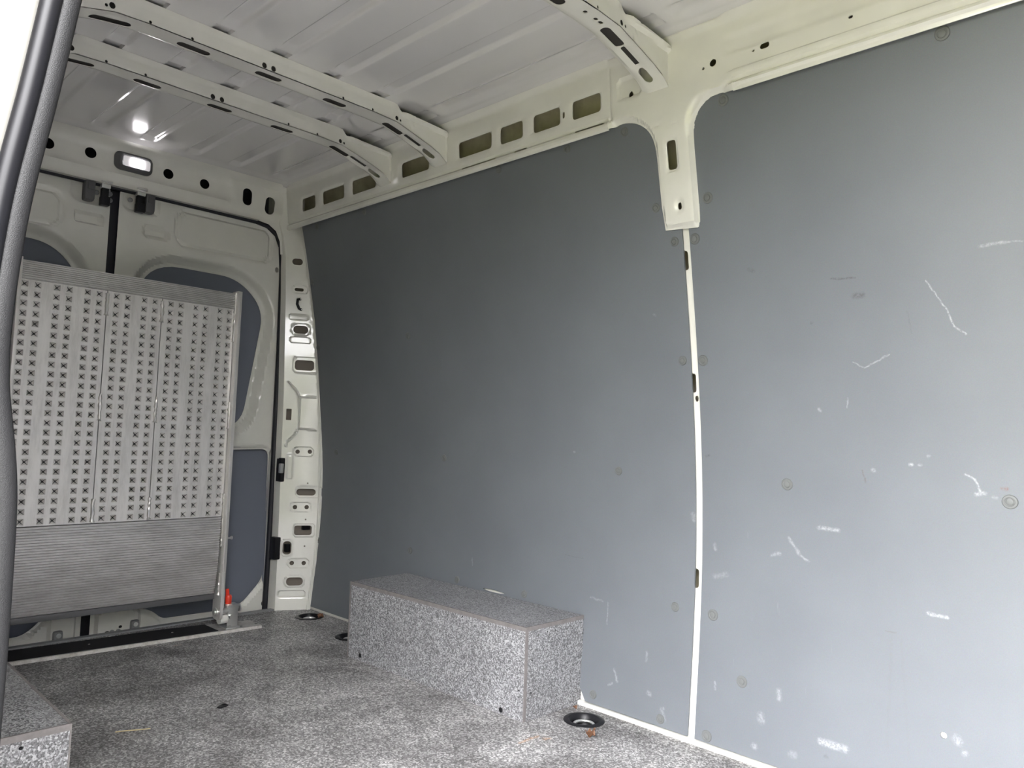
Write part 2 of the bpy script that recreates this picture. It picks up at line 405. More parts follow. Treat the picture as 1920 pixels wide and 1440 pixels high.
scuff(1558, 523, 1602, 521, .004, .8, DK); scuff(1602, 555, 1618, 553, .011, .8, DK); scuff(1324, 855, 1330, 853, .006, .6, DK)
scuff(1617, 882, 1623, 905, .003, .8, BR); scuff(1700, 585, 1709, 625, .003, .25, DK); scuff(1520, 605, 1522, 606, .005, .5, DK)
scuff(1661, 1183, 1680, 1186, .003, .6, BR); scuff(1672, 1190, 1664, 1400, .006, .14, BR); scuff(1690, 1200, 1705, 1420, .006, .12, BR)
scuff(1880, 916, 1888, 917, .006, .9, (.16, .06, .04)); scuff(1548, 1418, 1550, 1419, .008, .5, DK); scuff(1060, 1040, 1094, 1048, .002, .5, DK)
scuff(1405, 505, 1412, 508, .010, .4, DK)
L(LINING, strokes(LINING, _m2.outputs['Result'], _sc, (0, 1, 1), .010, 45), P(LINING).inputs['Base Color'])
L(LINING, bump(LINING, _n2.outputs[0], .06, .0008), P(LINING).inputs['Normal'])
DOORL = mat('grey_door_lining', (.17, .185, .23), .5, 0, 0, .35)
# dirt streaks on the floor
_fs = []
def fmark(x0, y0, x1, y1, wd, st, c): _fs.append((tuple(at(x0, y0, 2, 0)), tuple(at(x1, y1, 2, 0)), wd, st, c))
RU = (.55, .27, .09)
fmark(975, 1393, 1008, 1380, .010, .8, RU); fmark(1020, 1385, 1030, 1384, .012, .9, RU); fmark(1005, 1376, 1036, 1373, .010, .6, (.10, .07, .065))
fmark(885, 1343, 890, 1344, .008, .5, (.25, .12, .10)); fmark(640, 1240, 700, 1258, .03, .35, (.36, .34, .33)); fmark(330, 1210, 338, 1209, .010, .8, (.5, .36, .28))
fmark(130, 1310, 345, 1270, .012, .35, (.05, .05, .05)); fmark(380, 1258, 412, 1265, .004, .5, (.04, .04, .04)); fmark(405, 1280, 420, 1283, .012, .5, (.05, .05, .05))
fmark(360, 1290, 372, 1340, .02, .25, (.33, .32, .32)); fmark(560, 1330, 640, 1300, .05, .22, (.34, .33, .33))
fmark(140, 1420, 230, 1400, .010, .3, (.06, .06, .06))
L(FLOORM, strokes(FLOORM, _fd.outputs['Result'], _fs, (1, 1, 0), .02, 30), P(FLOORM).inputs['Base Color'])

GRASS = mat('lawn', (.13, .19, .05), .9)
_o = objco(GRASS)
L(GRASS, ramp(GRASS, noise(GRASS, 3, 6, .75, _o).outputs[0], [(.3, (.045, .047, .004)), (.55, (.080, .082, .006)), (.75, (.115, .109, .013))]), P(GRASS).inputs['Base Color'])
L(GRASS, bump(GRASS, noise(GRASS, 90, 4, .8, _o).outputs[0], .8, .05), P(GRASS).inputs['Normal'])
# ---------------------------------------------------------------- parenting: parts are modelled in world coordinates
_link0 = link
def link(name, me, mat=None, parent=None, **k):
    o = _link0(name, me, mat, parent, **k)
    if parent is not None and parent.type == 'EMPTY': o.matrix_parent_inverse = Matrix.Translation(-parent.location)
    return o
def arr(*c): return np.stack([np.broadcast_to(x, np.shape(c[0]) if np.ndim(c[0]) else np.shape(c[1])) for x in c], 1)
def map_wall(off=0.): return lambda U, V, W: np.stack([XW(V) - off - W, U, V], 1)
def XN(z): return np.where(z < 1.79, XW(z), XW(1.79) - (z - 1.79) * .09)
def map_rail(): return lambda U, V, W: np.stack([XN(V) - W, U, V], 1)
def map_y(Y): return lambda U, V, W: np.stack([U, Y - W, V], 1)
def prism(name, poly, z0, z1, mat, parent=None, **k):
    bm = bmesh.new(); a = [bm.verts.new((x, y, z0)) for x, y in poly]; b = [bm.verts.new((x, y, z1)) for x, y in poly]
    bm.faces.new(a[::-1]); bm.faces.new(b)
    for i in range(len(a)): j = (i + 1) % len(a); bm.faces.new((a[i], a[j], b[j], b[i]))
    return link(name, bm_mesh(bm, name), mat, parent, **k)
def loft(name, secs, mat, parent=None, closed=False, sm=30, **k):
    bm = bmesh.new(); R = [[bm.verts.new(p) for p in s] for s in secs]; n = len(R[0])
    for A, B in zip(R, R[1:]):
        for i in range(n if closed else n - 1): bm.faces.new((A[i], A[(i + 1) % n], B[(i + 1) % n], B[i]))
    if closed: bm.faces.new(R[0][::-1]); bm.faces.new(R[-1])
    return link(name, bm_mesh(bm, name), mat, parent, smooth=sm, **k)
ROOF = 1.984
# ================================================================ SETTING
# ---- lawn outside
bm = bmesh.new(); bmesh.ops.create_grid(bm, x_segments=40, y_segments=40, size=30)
for v in bm.verts: v.co.z = -.66 + .03 * math.sin(v.co.x * .7) * math.cos(v.co.y * .5)
link('ground', bm_mesh(bm, 'ground'), GRASS, kind='structure', label='green lawn the van is parked on, outside the side door', cat='ground')
# ---- unseen hedge, placed and sized to hide the low sky and tint the light
HEDGE = mat('hedge_leaves', (.14, .20, .05), .6)
L(HEDGE, ramp(HEDGE, noise(HEDGE, 7, 6, .8, objco(HEDGE)).outputs[0], [(.3, (.022, .028, .004)), (.55, (.075, .085, .014)), (.75, (.13, .135, .03))]), P(HEDGE).inputs['Base Color'])
bm = bmesh.new(); rows = []
hp = [(-2.6, -.68), (-2.4, .0), (-2.4, .8), (-2.6, 1.5), (-3.0, 1.8), (-3.6, 1.95), (-4.3, 1.6), (-4.6, .8), (-4.6, -.68)]
hp2 = [tuple(np.array(a) + (np.array(b) - np.array(a)) * k / 6) for a, b in zip(hp, hp[1:]) for k in range(6)] + [hp[-1]]
for x in np.linspace(-1.0, -16, 80):
    rows.append([bm.verts.new((x + random.uniform(-.06, .06), y + random.uniform(-.2, .2) + .3 * math.sin(x * 1.3 + z), z + (random.uniform(-.16, .16) + .2 * math.sin(x * .9) * (z > 1)) * (z > -.5))) for y, z in hp2])
for A, B in zip(rows, rows[1:]):
    for k in range(len(hp2) - 1): bm.faces.new((A[k], A[k + 1], B[k + 1], B[k]))
bm.faces.new(rows[0][::-1]); bm.faces.new(rows[-1])
link('hedge', bm_mesh(bm, 'hedge'), HEDGE, label='unseen green hedge outside, forward of the open side door, shaping the light', cat='hedge')
PAVE = mat('paving', (.33, .32, .31), .85)
L(PAVE, ramp(PAVE, noise(PAVE, 8, 6, .75, objco(PAVE)).outputs[0], [(.3, (.07, .065, .058)), (.7, (.11, .10, .09))]), P(PAVE).inputs['Base Color'])
boxo('paving', -1.3, 6.0, -14, 14, -.70, -.60, PAVE, kind='structure', label='grey paved strip the van stands on', cat='paving')
# ---- floor
TIES = [(1.866, 1.483), (1.890, 3.083), (1.845, 2.690)]
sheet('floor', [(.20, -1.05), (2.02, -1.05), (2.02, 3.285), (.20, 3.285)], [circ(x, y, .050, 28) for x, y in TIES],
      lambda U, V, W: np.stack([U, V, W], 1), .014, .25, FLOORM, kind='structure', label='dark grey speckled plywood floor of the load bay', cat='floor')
FLOOR_EDGE = boxo('trim_1', .22, 1.90, 3.283, 3.315, -.03, .006, MGREY, bev=.003, kind='structure', label='grey aluminium edge profile at the rear end of the floor', cat='edge profile')
# ---- lined side wall: white inner skin, lining panels and plastic rivets, outer skin
REAR_EDGE = [yz(*p) for p in ((577, 1140), (592, 1050), (600, 950), (601, 850), (600, 750), (590, 600), (575, 480), (567, 428))]
REAR_EDGE = [(REAR_EDGE[0][0], .014)] + REAR_EDGE[1:] + [(REAR_EDGE[-1][0] - .002, 1.80)]
slots = [rrect(1.192, z, .022, .055, .008) for z in (1.368, 1.017, .452)] + [circ(1.181, .972, .0062, 10, .009), rrect(1.178, 1.605, .085, .28, .01)]
wall_r = sheet('wall_right', [(-1.05, -.02), (3.222, -.02)] + [(y - .003, z) for y, z in REAR_EDGE] + [(-1.05, 1.80)], slots, map_wall(-.009), .002, .12, PAINT,
               kind='structure', label='white sheet metal side wall of the van behind the grey lining', cat='wall')
sheet('outer_skin', [(-1.05, -.03), (3.46, -.03), (3.46, 2.03), (-1.05, 2.03)], [],
      lambda U, V, W: np.stack([XN(V) + .075 - np.clip(V - 1.93, 0, 1) * .3 - W, U, V], 1), .002, .2, CAVITY, wall_r)
lp = sheet('lining_panel', [(1.190, .014), (1.562, .014), (1.585, .05), (1.70, .16), (1.70, .2), (2.42, .2), (2.42, .014)] + REAR_EDGE + [(1.224, 1.80), (1.224, 1.463), (1.190, 1.463)],
           [circ(2.01, .2805, .056, 18, .0048)], map_wall(), .006, .10, LINING, wall_r, label='large blue-grey lining board rearward of the white seam strip')
rp = sheet('lining_panel', [(-1.05, .014), (1.167, .014), (1.167, 1.458), (1.132, 1.458), (1.132, 1.80), (-1.05, 1.80)], [circ(*yz(1769, 1379), .0075, 10)],
           map_wall(), .006, .10, LINING, wall_r, label='scuffed blue-grey lining board forward of the white seam strip')
bm = bmesh.new()
add_lathe(bm, [(.0158, 0), (.0158, .0012), (.0145, .0030), (.0105, .0034), (.0092, .0022), (.0080, .0022), (.0072, .0036), (.0040, .0042), (0, .0043)], 20,
          Matrix.Rotation(math.radians(-90), 4, 'Y'))
RIV = bm_mesh(bm, 'rivet')
for par, L_ in ((lp, [(683, 397), (594, 425), (935, 318), (1064, 279), (1171, 247), (1230, 390), (1265, 453), (1280, 676), (765, 630), (833, 859), (1160, 883), (631, 848),
                     (769, 1032), (857, 1087), (983, 1114), (1266, 1138), (1112, 1302), (1238, 1348), (598, 1013), (587, 1068), (597, 652), (586, 530)]),
               (rp, [(1356, 188), (1327, 371), (1303, 448), (1318, 676), (1476, 908), (1894, 941), (1337, 1153), (1391, 1278), (1325, 1380), (1767, 63)])):
    for i, (x, y) in enumerate(L_):
        me = RIV
        o = _link0('rivet', me, None, par)
        if not me.materials: me.materials.append(WASHER); me.polygons.foreach_set('use_smooth', [True] * len(me.polygons)); me.set_sharp_from_angle(angle=.6)
        p = onwall(x, y); sl = (XW(p[2] + .02) - XW(p[2] - .02)) / .04
        o.location = p; o.rotation_euler = (0, math.atan(sl), 0)
        if par is lp: o.scale = (1, .86, .86)
# white strip of body metal along the foot of the wall
boxo('baseboard_right', 1.958, 1.976, -1.05, 1.585, -.002, .012, PAINT, bev=.002, kind='structure', label='thin white metal strip between grey lining and floor', cat='edge strip')
# ---- ceiling
RIBS = [.372, .555, .740, .925, 1.108, 1.292, 1.477]
BOWS = [(2.487, 'rear'), (2.145, 'mid'), (1.185, 'front')]
nx, ny = 196, 240
xs = np.linspace(.30, 1.86, nx); ys = np.linspace(-1.05, 3.32, ny)
GX, GY = np.meshgrid(xs, ys)
def ceil_z(X, Y):
    z = ROOF - .012 * sst(np.abs(X - 1.10), .80, .60) * 0
    z = z - .006 * (1 - sst(np.abs(X - 1.10), .645, .655)) - .010 * (1 - sst(np.abs(X - 1.10), .68, .72)) + 0 * Y
    for (y0, y1) in ((2.63, 3.21), (2.27, 2.44), (1.31, 2.085), (-.95, 1.11)):
        for c in RIBS:
            z = z + .011 * sst(sdrr(X, Y, c, (y0 + y1) / 2, .060, y1 - y0, .02), -.011, .004)
        z = z + .013 * sst(sdrr(X, Y, 1.688, (y0 + y1) / 2, .085, y1 - y0, .02), -.030, .004)
    for yb, _ in BOWS:
        for c in RIBS + [1.688]:
            z = z + .010 * sst(sdrr(X, Y, c - .004, yb + .03, .052, .13, .004), -.004, .002)
    z = z - .006 * sst(np.abs(Y - 3.285), .0, .06)
    return z
# finer rows near the pressed steps
xs = np.unique(np.concatenate([xs] + [np.array([c - .034, c - .026, c - .019, c + .019, c + .026, c + .034]) for c in RIBS]))
ys = np.unique(np.concatenate([ys] + [np.array([b - .038, b - .034, b - .030]) for b, _ in BOWS]))
GX, GY = np.meshgrid(xs, ys); GZ = ceil_z(GX, GY)
n0, n1 = len(ys), len(xs)
V_ = np.stack([GX.ravel(), GY.ravel(), GZ.ravel()], 1)
F_ = [(i * n1 + j, i * n1 + j + 1, (i + 1) * n1 + j + 1, (i + 1) * n1 + j) for i in range(n0 - 1) for j in range(n1 - 1)]
me = bpy.data.meshes.new('ceiling'); me.from_pydata(V_.tolist(), [], [f[::-1] for f in F_])
ceil = link('ceiling', me, ROOFP, smooth=35, kind='structure', label='white ribbed sheet metal roof panel of the van', cat='ceiling')
boxo('outer_roof', .10, 2.0, -1.05, 3.5, 2.02, 2.035, PAINT, ceil)
# ---- roof rail, pillar node, front rail
def rail_disp(V):
    w = .014 + .007 * sst(np.abs(V - 1.786), .008, .013) - .005 * sst(np.abs(V - 1.8035), .0015, .005) + .030 * np.clip((V - 1.955) / .03, 0, 1) ** 2
    return w
WIN = [((568, 385), (592, 380)), ((606, 373), (646, 358)), ((661, 353), (705, 339)), ((754, 322), (805, 303)), ((861, 283), (922, 263)),
       ((939, 254), (981, 242)), ((1001, 234), (1051, 218)), ((1074, 208), (1127, 192))]
holes = []; wins = []
for a, b in WIN:
    ya, yb_ = rail(*a)[0], rail(*b)[0]; wins.append(((ya + yb_) / 2, 1.8715, ya - yb_, .058)); holes.append(rrect((ya + yb_) / 2, 1.8715, ya - yb_, .058, .011, 4))
_h = rail(1059, 217); holes.append(rrect(_h[0], _h[1], .010, .020, .005))
for a, b in (((1076, 245), (1130, 227)), ((962, 283), (986, 275)), ((864, 314), (928, 294))):
    A, B = rail(*a), rail(*b); holes.append(rrect((A[0] + B[0]) / 2, 1.8035, abs(A[0] - B[0]), .0042, .002, 3))
def d_rail(U, V):
    w = rail_disp(V)
    for (cx, cy, ww, hh) in wins: w = w - .004 * sst(sdrr(U, V, cx, cy, ww + .008, hh + .008, .014), -.002, .004)
    return w
sheet('trim_2', [(1.40, 1.775), (3.33, 1.775), (3.33, 1.985), (1.40, 1.985)], holes, map_rail(), .0025, .016, PAINT, disp=d_rail, sm=25, vstep=.0085,
      kind='structure', label='white roof rail with a row of rectangular openings above the grey lining', cat='roof rail')
node = [(1.40, 1.985), (1.40, 1.776)] + [yz(*p) for p in ((1165, 233), (1190, 231), (1210, 239), (1224, 255), (1232, 280), (1237, 330), (1243, 390), (1250, 433))] + \
       [yz(*p) for p in ((1308, 427), (1316, 420), (1313, 370), (1308, 310), (1304, 260), (1306, 228), (1314, 207), (1330, 188), (1352, 173))] + [(.985, 1.776), (.985, 1.985)]
def chaikin(P, n=2):
    for _ in range(n):
        Q = [P[0]]
        for a, b in zip(P, P[1:]): Q += [tuple(.75 * np.array(a) + .25 * np.array(b)), tuple(.25 * np.array(a) + .75 * np.array(b))]
        P = Q + [P[-1]]
    return P
node = node[:2] + chaikin([node[1]] + node[2:9])[1:] + [node[9]] + chaikin(node[10:12]) + chaikin(node[11:20])[1:] + node[20:]
hn = [rrect(*yz(1265, 293), .030, .080, .009), rrect(*yz(1279, 388), .012, .020, .006)]
_h = rail(1184, 178); hn.append(rrect(_h[0], _h[1], .016, .019, .008))
for p, r in (((1340, 120), .010), ((1322, 131), .004)):
    _h = rail(*p); hn.append(circ(_h[0], _h[1], r, 12))
pad = rail(1183, 168); seam_y = yz(1240, 245); zs = yz(1270, 235)[1]
def d_front(U, V):
    return .016 + .010 * sst(V, 1.822, 1.834) - .012 * sst(np.abs(V - 1.800), .001, .006) - .006 * sst(V, 1.783, 1.788) \
        - .006 * sst(np.abs(V - 1.900), .014, .03) + .030 * np.clip((V - 1.95) / .035, 0, 1) ** 2
def d_node(U, V):
    e = -sdpoly(U, V, node); w = .005 + .013 * (1 - sst(e, .004, .014))
    right = sst(U, 1.128, 1.142) * sst(V, 1.78, 1.80)
    w = w - .008 * right * sst(e, .018, .032)
    w = w - .007 * sst(sdrr(U, V, pad[0], pad[1] + .005, .085, .062, .014), -.006, .003)
    w = w - .004 * sst(sdrr(U, V, *yz(1265, 293), .040, .092, .012), -.002, .003)
    w = w - .006 * sst(np.hypot(U - yz(1279, 388)[0], (V - yz(1279, 388)[1]) * .8), .009, .019)
    w = w - .0022 * sst(np.abs(V - zs - (U - 1.17) * .12), .0008, .0035) * sst(e, .0, 9)
    w = np.where(V > 1.80, np.minimum(w, .018), w) + .028 * np.clip((V - 1.955) / .03, 0, 1) ** 2
    k1 = sst(U, .985, 1.03) * sst(-V, -1.77, -1.76); w = w * (1 - k1) + d_front(U, V) * k1
    k2 = sst(-U, -1.398, -1.378) * sst(-V, -1.77, -1.76); return w * (1 - k2) + (rail_disp(V) + .002) * k2
sheet('trim_3', node, hn, map_rail(), .0025, .0065, PAINT, disp=d_node, sm=30, kind='structure',
      label='white pillar head joining the roof rail to the side wall above the seam strip', cat='pillar')
hf = []
for p, a in (((1436, 87), (.026, .015)), ((1415, 97), (.007, .006)), ((1597, 34), (.011, .007))):
    _h = rail(*p); hf.append(rrect(_h[0], _h[1], a[0], a[1], a[1] / 2))
sheet('trim_4', [(-1.05, 1.775), (.988, 1.775), (.988, 1.985), (-1.05, 1.985)], hf, map_rail(), .0025, .06, PAINT, disp=d_front, sm=25, vstep=.006,
      kind='structure', label='plain white roof rail forward of the pillar head', cat='roof rail')
# ---- rear corner pillar
D0 = np.array([1.83, 3.279, 0]); DD = np.array([1.957 - 1.83, 3.209 - 3.279, 0]); DD /= np.linalg.norm(DD); DN = np.array([DD[1], -DD[0], 0])
def az(x, y):
    h = onpl(x, y, D0, DN); return (float((h - D0) @ DD), float(h[2]))
def map_d(U, V, W): return D0 + np.outer(U, DD) + np.outer(W, DN) + np.stack([0 * U, 0 * U, V], 1)
right_e = [(.155, -.005), (.179, .228), (.186, .476), (.177, .727), (.161, .979), (.117, 1.358), (.066, 1.662), (.036, 1.80), (.03, 1.975)]
left_e = [(-.075, 1.975), (-.075, 1.80), (-.055, 1.745), (-.040, 1.65), (-.030, 1.45), (-.020, 1.15), (-.015, 1.0), (-.011, .7), (-.007, .475), (-.004, .23), (-.003, -.005)]
pz = 1 / 455.
def px_rr(x, y, w, h, r, **k): c = az(x, y); return rrect(c[0], c[1], w * pz, h * pz, r * pz, **k)
dh = [px_rr(558, 491, 22, 14, 7), px_rr(561, 543, 19, 7, 3.5), px_rr(564, 618, 31, 17, 8), px_rr(571, 685, 40, 22, 7), px_rr(541.5, 777, 11, 24, 1),
      px_rr(558, 847, 9, 9, 4.4), px_rr(581, 847, 9, 9, 4.4), px_rr(574, 923, 40, 14, 7), px_rr(553, 951, 9, 9, 4.4), px_rr(575, 951, 9, 9, 4.4),
      px_rr(577, 906, 3.4, 3.4, 1.6), px_rr(573, 974, 3.4, 3.4, 1.6), px_rr(571, 1024, 3.4, 3.4, 1.6), px_rr(568, 994, 36, 20, 5), px_rr(538, 1027, 18, 28, 8),
      px_rr(547, 1056, 9, 9, 4.4), px_rr(569.5, 1056, 9, 9, 4.4), px_rr(552, 1090, 34, 17, 8)]
def d_dp(U, V):
    w = np.zeros_like(U)
    def pad(x, y, ww, hh, r, dep, b=.004):
        nonlocal w; c = az(x, y); w = w + dep * sst(sdrr(U, V, c[0], c[1], ww * pz, hh * pz, r * pz), -b / 2, b / 2)
    def line(pts, wd, dep):
        nonlocal w; m = np.zeros_like(U)
        for a, b in zip(pts, pts[1:]):
            A, B = np.array(az(*a)), np.array(az(*b)); e = B - A; t = np.clip(((U - A[0]) * e[0] + (V - A[1]) * e[1]) / (e @ e), 0, 1)
            m = np.maximum(m, sst(np.hypot(U - A[0] - t * e[0], V - A[1] - t * e[1]), wd * .2, wd * .75))
        w = w + dep * m
    pad(563, 543, 32, 18, 8, -.004); pad(564, 618, 40, 26, 12, -.004); pad(574, 685, 54, 34, 8, -.004)
    pad(560, 595, 40, 12, 5, .006); pad(563, 638, 44, 12, 5, .006)
    pad(569, 847, 42, 19, 9, -.005); pad(580, 923, 56, 24, 10, -.005); pad(563, 951, 44, 19, 8, -.004); pad(570, 994, 44, 28, 7, .004)
    pad(538, 1027, 25, 36, 10, .004); pad(559, 1056, 44, 19, 8, -.004); pad(552, 1090, 42, 25, 12, .004); pad(546, 1114, 56, 13, 5, -.006)
    pad(543, 875, 12, 52, 3, .004)
    line([(541, 716), (556, 733), (562, 745), (592, 745)], .008, .006); line([(562, 745), (560, 803), (592, 807)], .007, .006)
    line([(560, 803), (552, 815), (538, 828), (536, 836)], .007, .006)
    w = w + .005 * sst(np.abs(U - np.interp(V, [p[1] for p in right_e], [p[0] - .012 for p in right_e])), .002, .007)
    return w
dpil = sheet('trim_5', right_e + left_e, dh, map_d, .002, .0055, PAINT, disp=d_dp, sm=30, kind='structure',
             label='white perforated corner pillar between rear door and grey lining', cat='pillar')
sheet('pillar_hole_shade', [(p[0] * .9 - .012, p[1]) for p in right_e] + [(p[0] + .004, p[1]) for p in left_e], [], lambda U, V, W: map_d(U, V, W - .045), .002, .08, mat('pillar_shade_brown', (.20, .17, .14), .6), dpil)  # brown sheet added close behind so the pillar holes look shaded
# jamb return and dark inner side of the pillar
secs = []
for a, z in left_e[::-1]:
    p = D0 + DD * a + np.array([0, 0, z]); secs.append([tuple(p), tuple(p + np.array([-.004, .02, 0])), tuple(p + np.array([.0, .12, 0]))])
loft('jamb_return', secs, PAINT, dpil)
c1, c2 = az(561, 561), az(563, 581)
def dpt(a, z, w): return tuple(D0 + DD * a + DN * w + np.array([0, 0, z]))
bk = tubeo('grab_bracket', [dpt(c1[0] + .006, c1[1], .004), dpt(c1[0] - .006, c1[1] - .004, .012), dpt(c1[0] - .008, (c1[1] + c2[1]) / 2, .013), dpt(c2[0] - .006, c2[1] + .004, .012), dpt(c2[0] + .006, c2[1], .004)], .0065, BLACK, dpil, 8)
for c in (c1, c2):
    bm = bmesh.new(); bmesh.ops.create_uvsphere(bm, u_segments=8, v_segments=6, radius=.0035, matrix=Matrix.Translation(dpt(c[0] + .006, c[1], .011)))
    link('screw', bm_mesh(bm, 'screw'), CHROME, bk, smooth=60)
c = az(572, 990); boxo('wiring_plug', -.018, .018, -.010, .010, -.012, .014, BLACK, dpil, .003, Matrix.Translation(dpt(c[0] + .004, c[1], -.03)))
c = az(538, 1028); boxo('wiring_plug', -.010, .012, -.012, .012, -.02, .016, BLACK, dpil, .003, Matrix.Translation(dpt(c[0], c[1], -.026)))
for (x, y0, y1, wd) in ((527, 858, 903, .012), (517, 1006, 1048, .016)):
    p0, p1 = at(x, y0, 1, 3.30), at(x, y1, 1, 3.30)
    boxo('striker_pad', p0[0] - wd, p0[0] + wd, 3.275, 3.32, p1[2], p0[2], BLACK, dpil, .006)
p = at(527, 878, 1, 3.27); boxo('striker', p[0] - .008, p[0] + .010, 3.262, 3.28, p[2] - .022, p[2] + .022, CHROME, dpil, .003)
# ---- rear header with round holes
HY = 3.31
def hx(x, y): p = at(x, y, 1, HY); return (p[0], p[2])
hh = [circ(*hx(x, y), .0215, 20) for x, y in ((92, 267), (172, 285), (318, 325), (386, 344))] + \
     [rrect(*hx(464, 369), .044, .078, .0215), rrect(*hx(506, 386), .046, .082, .022, ang=-.10)]
_lm = hx(253, 306)
def d_head(U, V):
    w = -.010 * sst(V, 1.805, 1.845) - .012 * sst(sdrr(U, V, .85, 1.90, 1.34, .085, .03), -.012, .010) + .05 * np.clip((V - 1.945) / .04, 0, 1) ** 2
    return w + .008 * sst(sdrr(U, V, _lm[0], _lm[1], .17, .10, .03), -.01, .02) * 0
wrear = sheet('wall_rear', [(.20, 1.985), (.20, 1.797), (1.655, 1.797), (1.71, 1.790), (1.75, 1.765), (1.772, 1.72), (1.778, 1.66), (1.80, 1.66), (1.83, 1.70), (1.83, 1.985)], hh,
              map_y(HY), .002, .013, PAINT, disp=d_head, sm=30, kind='structure', label='white header above the rear doors with four round holes', cat='header')
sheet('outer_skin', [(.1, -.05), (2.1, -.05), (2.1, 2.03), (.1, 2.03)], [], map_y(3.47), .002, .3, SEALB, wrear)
boxo('sill', .2, 1.95, 3.30, 3.48, -.06, -.018, SEALB, wrear)
boxo('header_flange', .2, 1.66, 3.31, 3.345, 1.797, 1.800, PAINT, wrear)
# ---- rear doors
DY = 3.36
def dx(x, y): p = at(x, y, 1, DY); return (p[0], p[2])
def make_door(name, x0, x1, win, low, feats, label, holes=()):
    outer = rounded([(x0, -.015), (x1, -.015), (x1, 1.795), (x0, 1.795)], [.01, .01, .07 if x1 > 1.5 else .01, .01])
    def d(U, V):
        w = -.042 * sst(sdpoly(U, V, win), .012, .050) - .016 * sst(sdpoly(U, V, low), .005, .020)
        for kind, cx, cy, ww, h_, r, dep in feats:
            if kind == 'pad': w = w + dep * sst(sdrr(U, V, cx, cy, ww, h_, r), -.010, .004)
            else: w = w + dep * sst(np.abs(sdrr(U, V, cx, cy, ww, h_, r)), .001, .013)
        return w
    t = sheet(name, outer, [win, low] + list(holes), map_y(DY), .002, .0100, PAINT, disp=d, sm=32, kind='structure', label=label, cat='door')
    for nm, pl in (('lining_board', win), ('lining_board', low)):
        A = np.array(pl); c = A.mean(0); big = c + (A - c) * 1.12
        sheet(nm, [tuple(p) for p in big], [], map_y(DY + .048), .004, .2, DOORL, t)
    return t
winR = rounded([dx(272, 486), dx(455, 520), dx(503, 580), dx(459, 800), (1.15, .77)], [.17, .13, .10, .10, .1], 8)
lowR = rounded([(1.18, .72), dx(506, 842), dx(496, 1085), dx(448, 1141), dx(305, 1161), dx(290, 1148), (1.20, .10)], [.02, .04, .05, .06, .03, .05, .05])
f1 = [('ring', *dx(424, 445), .44, .155, .05, -.011), ('pad', *dx(294, 437), .105, .045, .01, -.024), ('pad', 1.155, 1.77, .15, .10, .03, -.010), ('pad', 1.17, .03, .17, .13, .03, .022)]
ov = [rrect(*dx(519, 506), .016, .024, .008), circ(*dx(524, 604), .012), circ(*dx(523, 624), .012), circ(*dx(494, 1131), .012, 12, .014),
      circ(*dx(222, 1173), .007, 10, .006), circ(*dx(197, 1184), .009, 10, .006)]
door1 = make_door('door_1', 1.068, 1.806, winR, lowR, f1, 'white rear door on the right with grey lined recesses, beside the corner pillar', ov)
winL = rounded([(.45, 1.55), dx(105, 452), dx(158, 520), (.955, .80), (.45, .80)], [.1, .14, .14, .1, .1], 8)
lowL = rounded([(.45, .73), (.93, .73), (.93, .12), dx(70, 1174), dx(40, 1196), (.45, .03)], [.05, .05, .06, .06, .04, .05])
f2 = [('ring', .70, dx(60, 380)[1], .32, .13, .05, -.011), ('pad', *dx(166, 408), .105, .045, .01, -.024), ('pad', .965, 1.765, .15, .10, .03, -.010), ('pad', .965, .04, .10, .14, .03, .018)]
door2 = make_door('door_2', .34, 1.034, winL, lowL, f2, 'white rear door on the left, mostly behind the ramp')
# black gap seals: one between the doors, one round the opening
seal = empty('trim_6', (1.05, 3.38, 0), 'black rubber seals in the gaps around the rear doors', 'door seal', kind='structure')
boxo('centre_seal', 1.028, 1.074, 3.372, 3.39, -.01, 1.79, SEALB, seal, .004)
path = [(1.812, 3.345, -.01), (1.815, 3.345, .3), (1.815, 3.345, .7), (1.812, 3.345, 1.2), (1.803, 3.345, 1.6), (1.793, 3.345, 1.70), (1.768, 3.345, 1.755), (1.72, 3.345, 1.788), (1.66, 3.345, 1.797), (1.4, 3.345, 1.799), (.9, 3.345, 1.80), (.34, 3.345, 1.80)]
tubeo('opening_seal', path, .012, SEALB, seal, 10)
# latches and bumpers at the top of the doors
def latch(d, x, y, bx, by, bolts, wedge):
    c = at(x, y, 1, 3.325)
    lt = boxo('latch', c[0] - .017, c[0] + .017, 3.318, 3.355, c[2] - .014, c[2] + .016, CHROME, d, .003)
    boxo('latch_lip', c[0] - .020, c[0] + .020, 3.305, 3.32, c[2] + .008, c[2] + .013, CHROME, lt, .001)
    boxo('latch_stem', c[0] - .013, c[0] + .013, 3.325, 3.35, c[2] - .050, c[2] - .012, BLACK, lt, .003)
    boxo('latch_plug', c[0] - .017, c[0] + .016, 3.312, 3.345, c[2] - .085, c[2] - .048, BLACK, lt, .003)
    b = at(bx, by, 1, 3.33)
    bp = boxo('bumper', b[0] - .020, b[0] + .020, 3.322, 3.37, b[2] - .048, b[2] + .048, DGREY, d, .012)
    boxo('bumper_pocket', b[0] - .011, b[0] + .011, 3.318, 3.326, b[2] - .005, b[2] + .022, DGREY, bp, .003)
    for q in bolts:
        p = at(*q, 1, 3.352)
        latheo('bolt', [(.010, 0), (.010, .004), (.006, .006), (.0055, .003), (0, .003)], MGREY, d, 12, Matrix.Translation(p) @ Matrix.Rotation(math.radians(90), 4, 'X'))
latch(door2, 199, 347, 169, 353, [(181, 361), (206, 364), (206, 376)], 1)
latch(door1, 265, 361, 282, 379, [(244, 375), (268, 379), (267, 391)], -1)
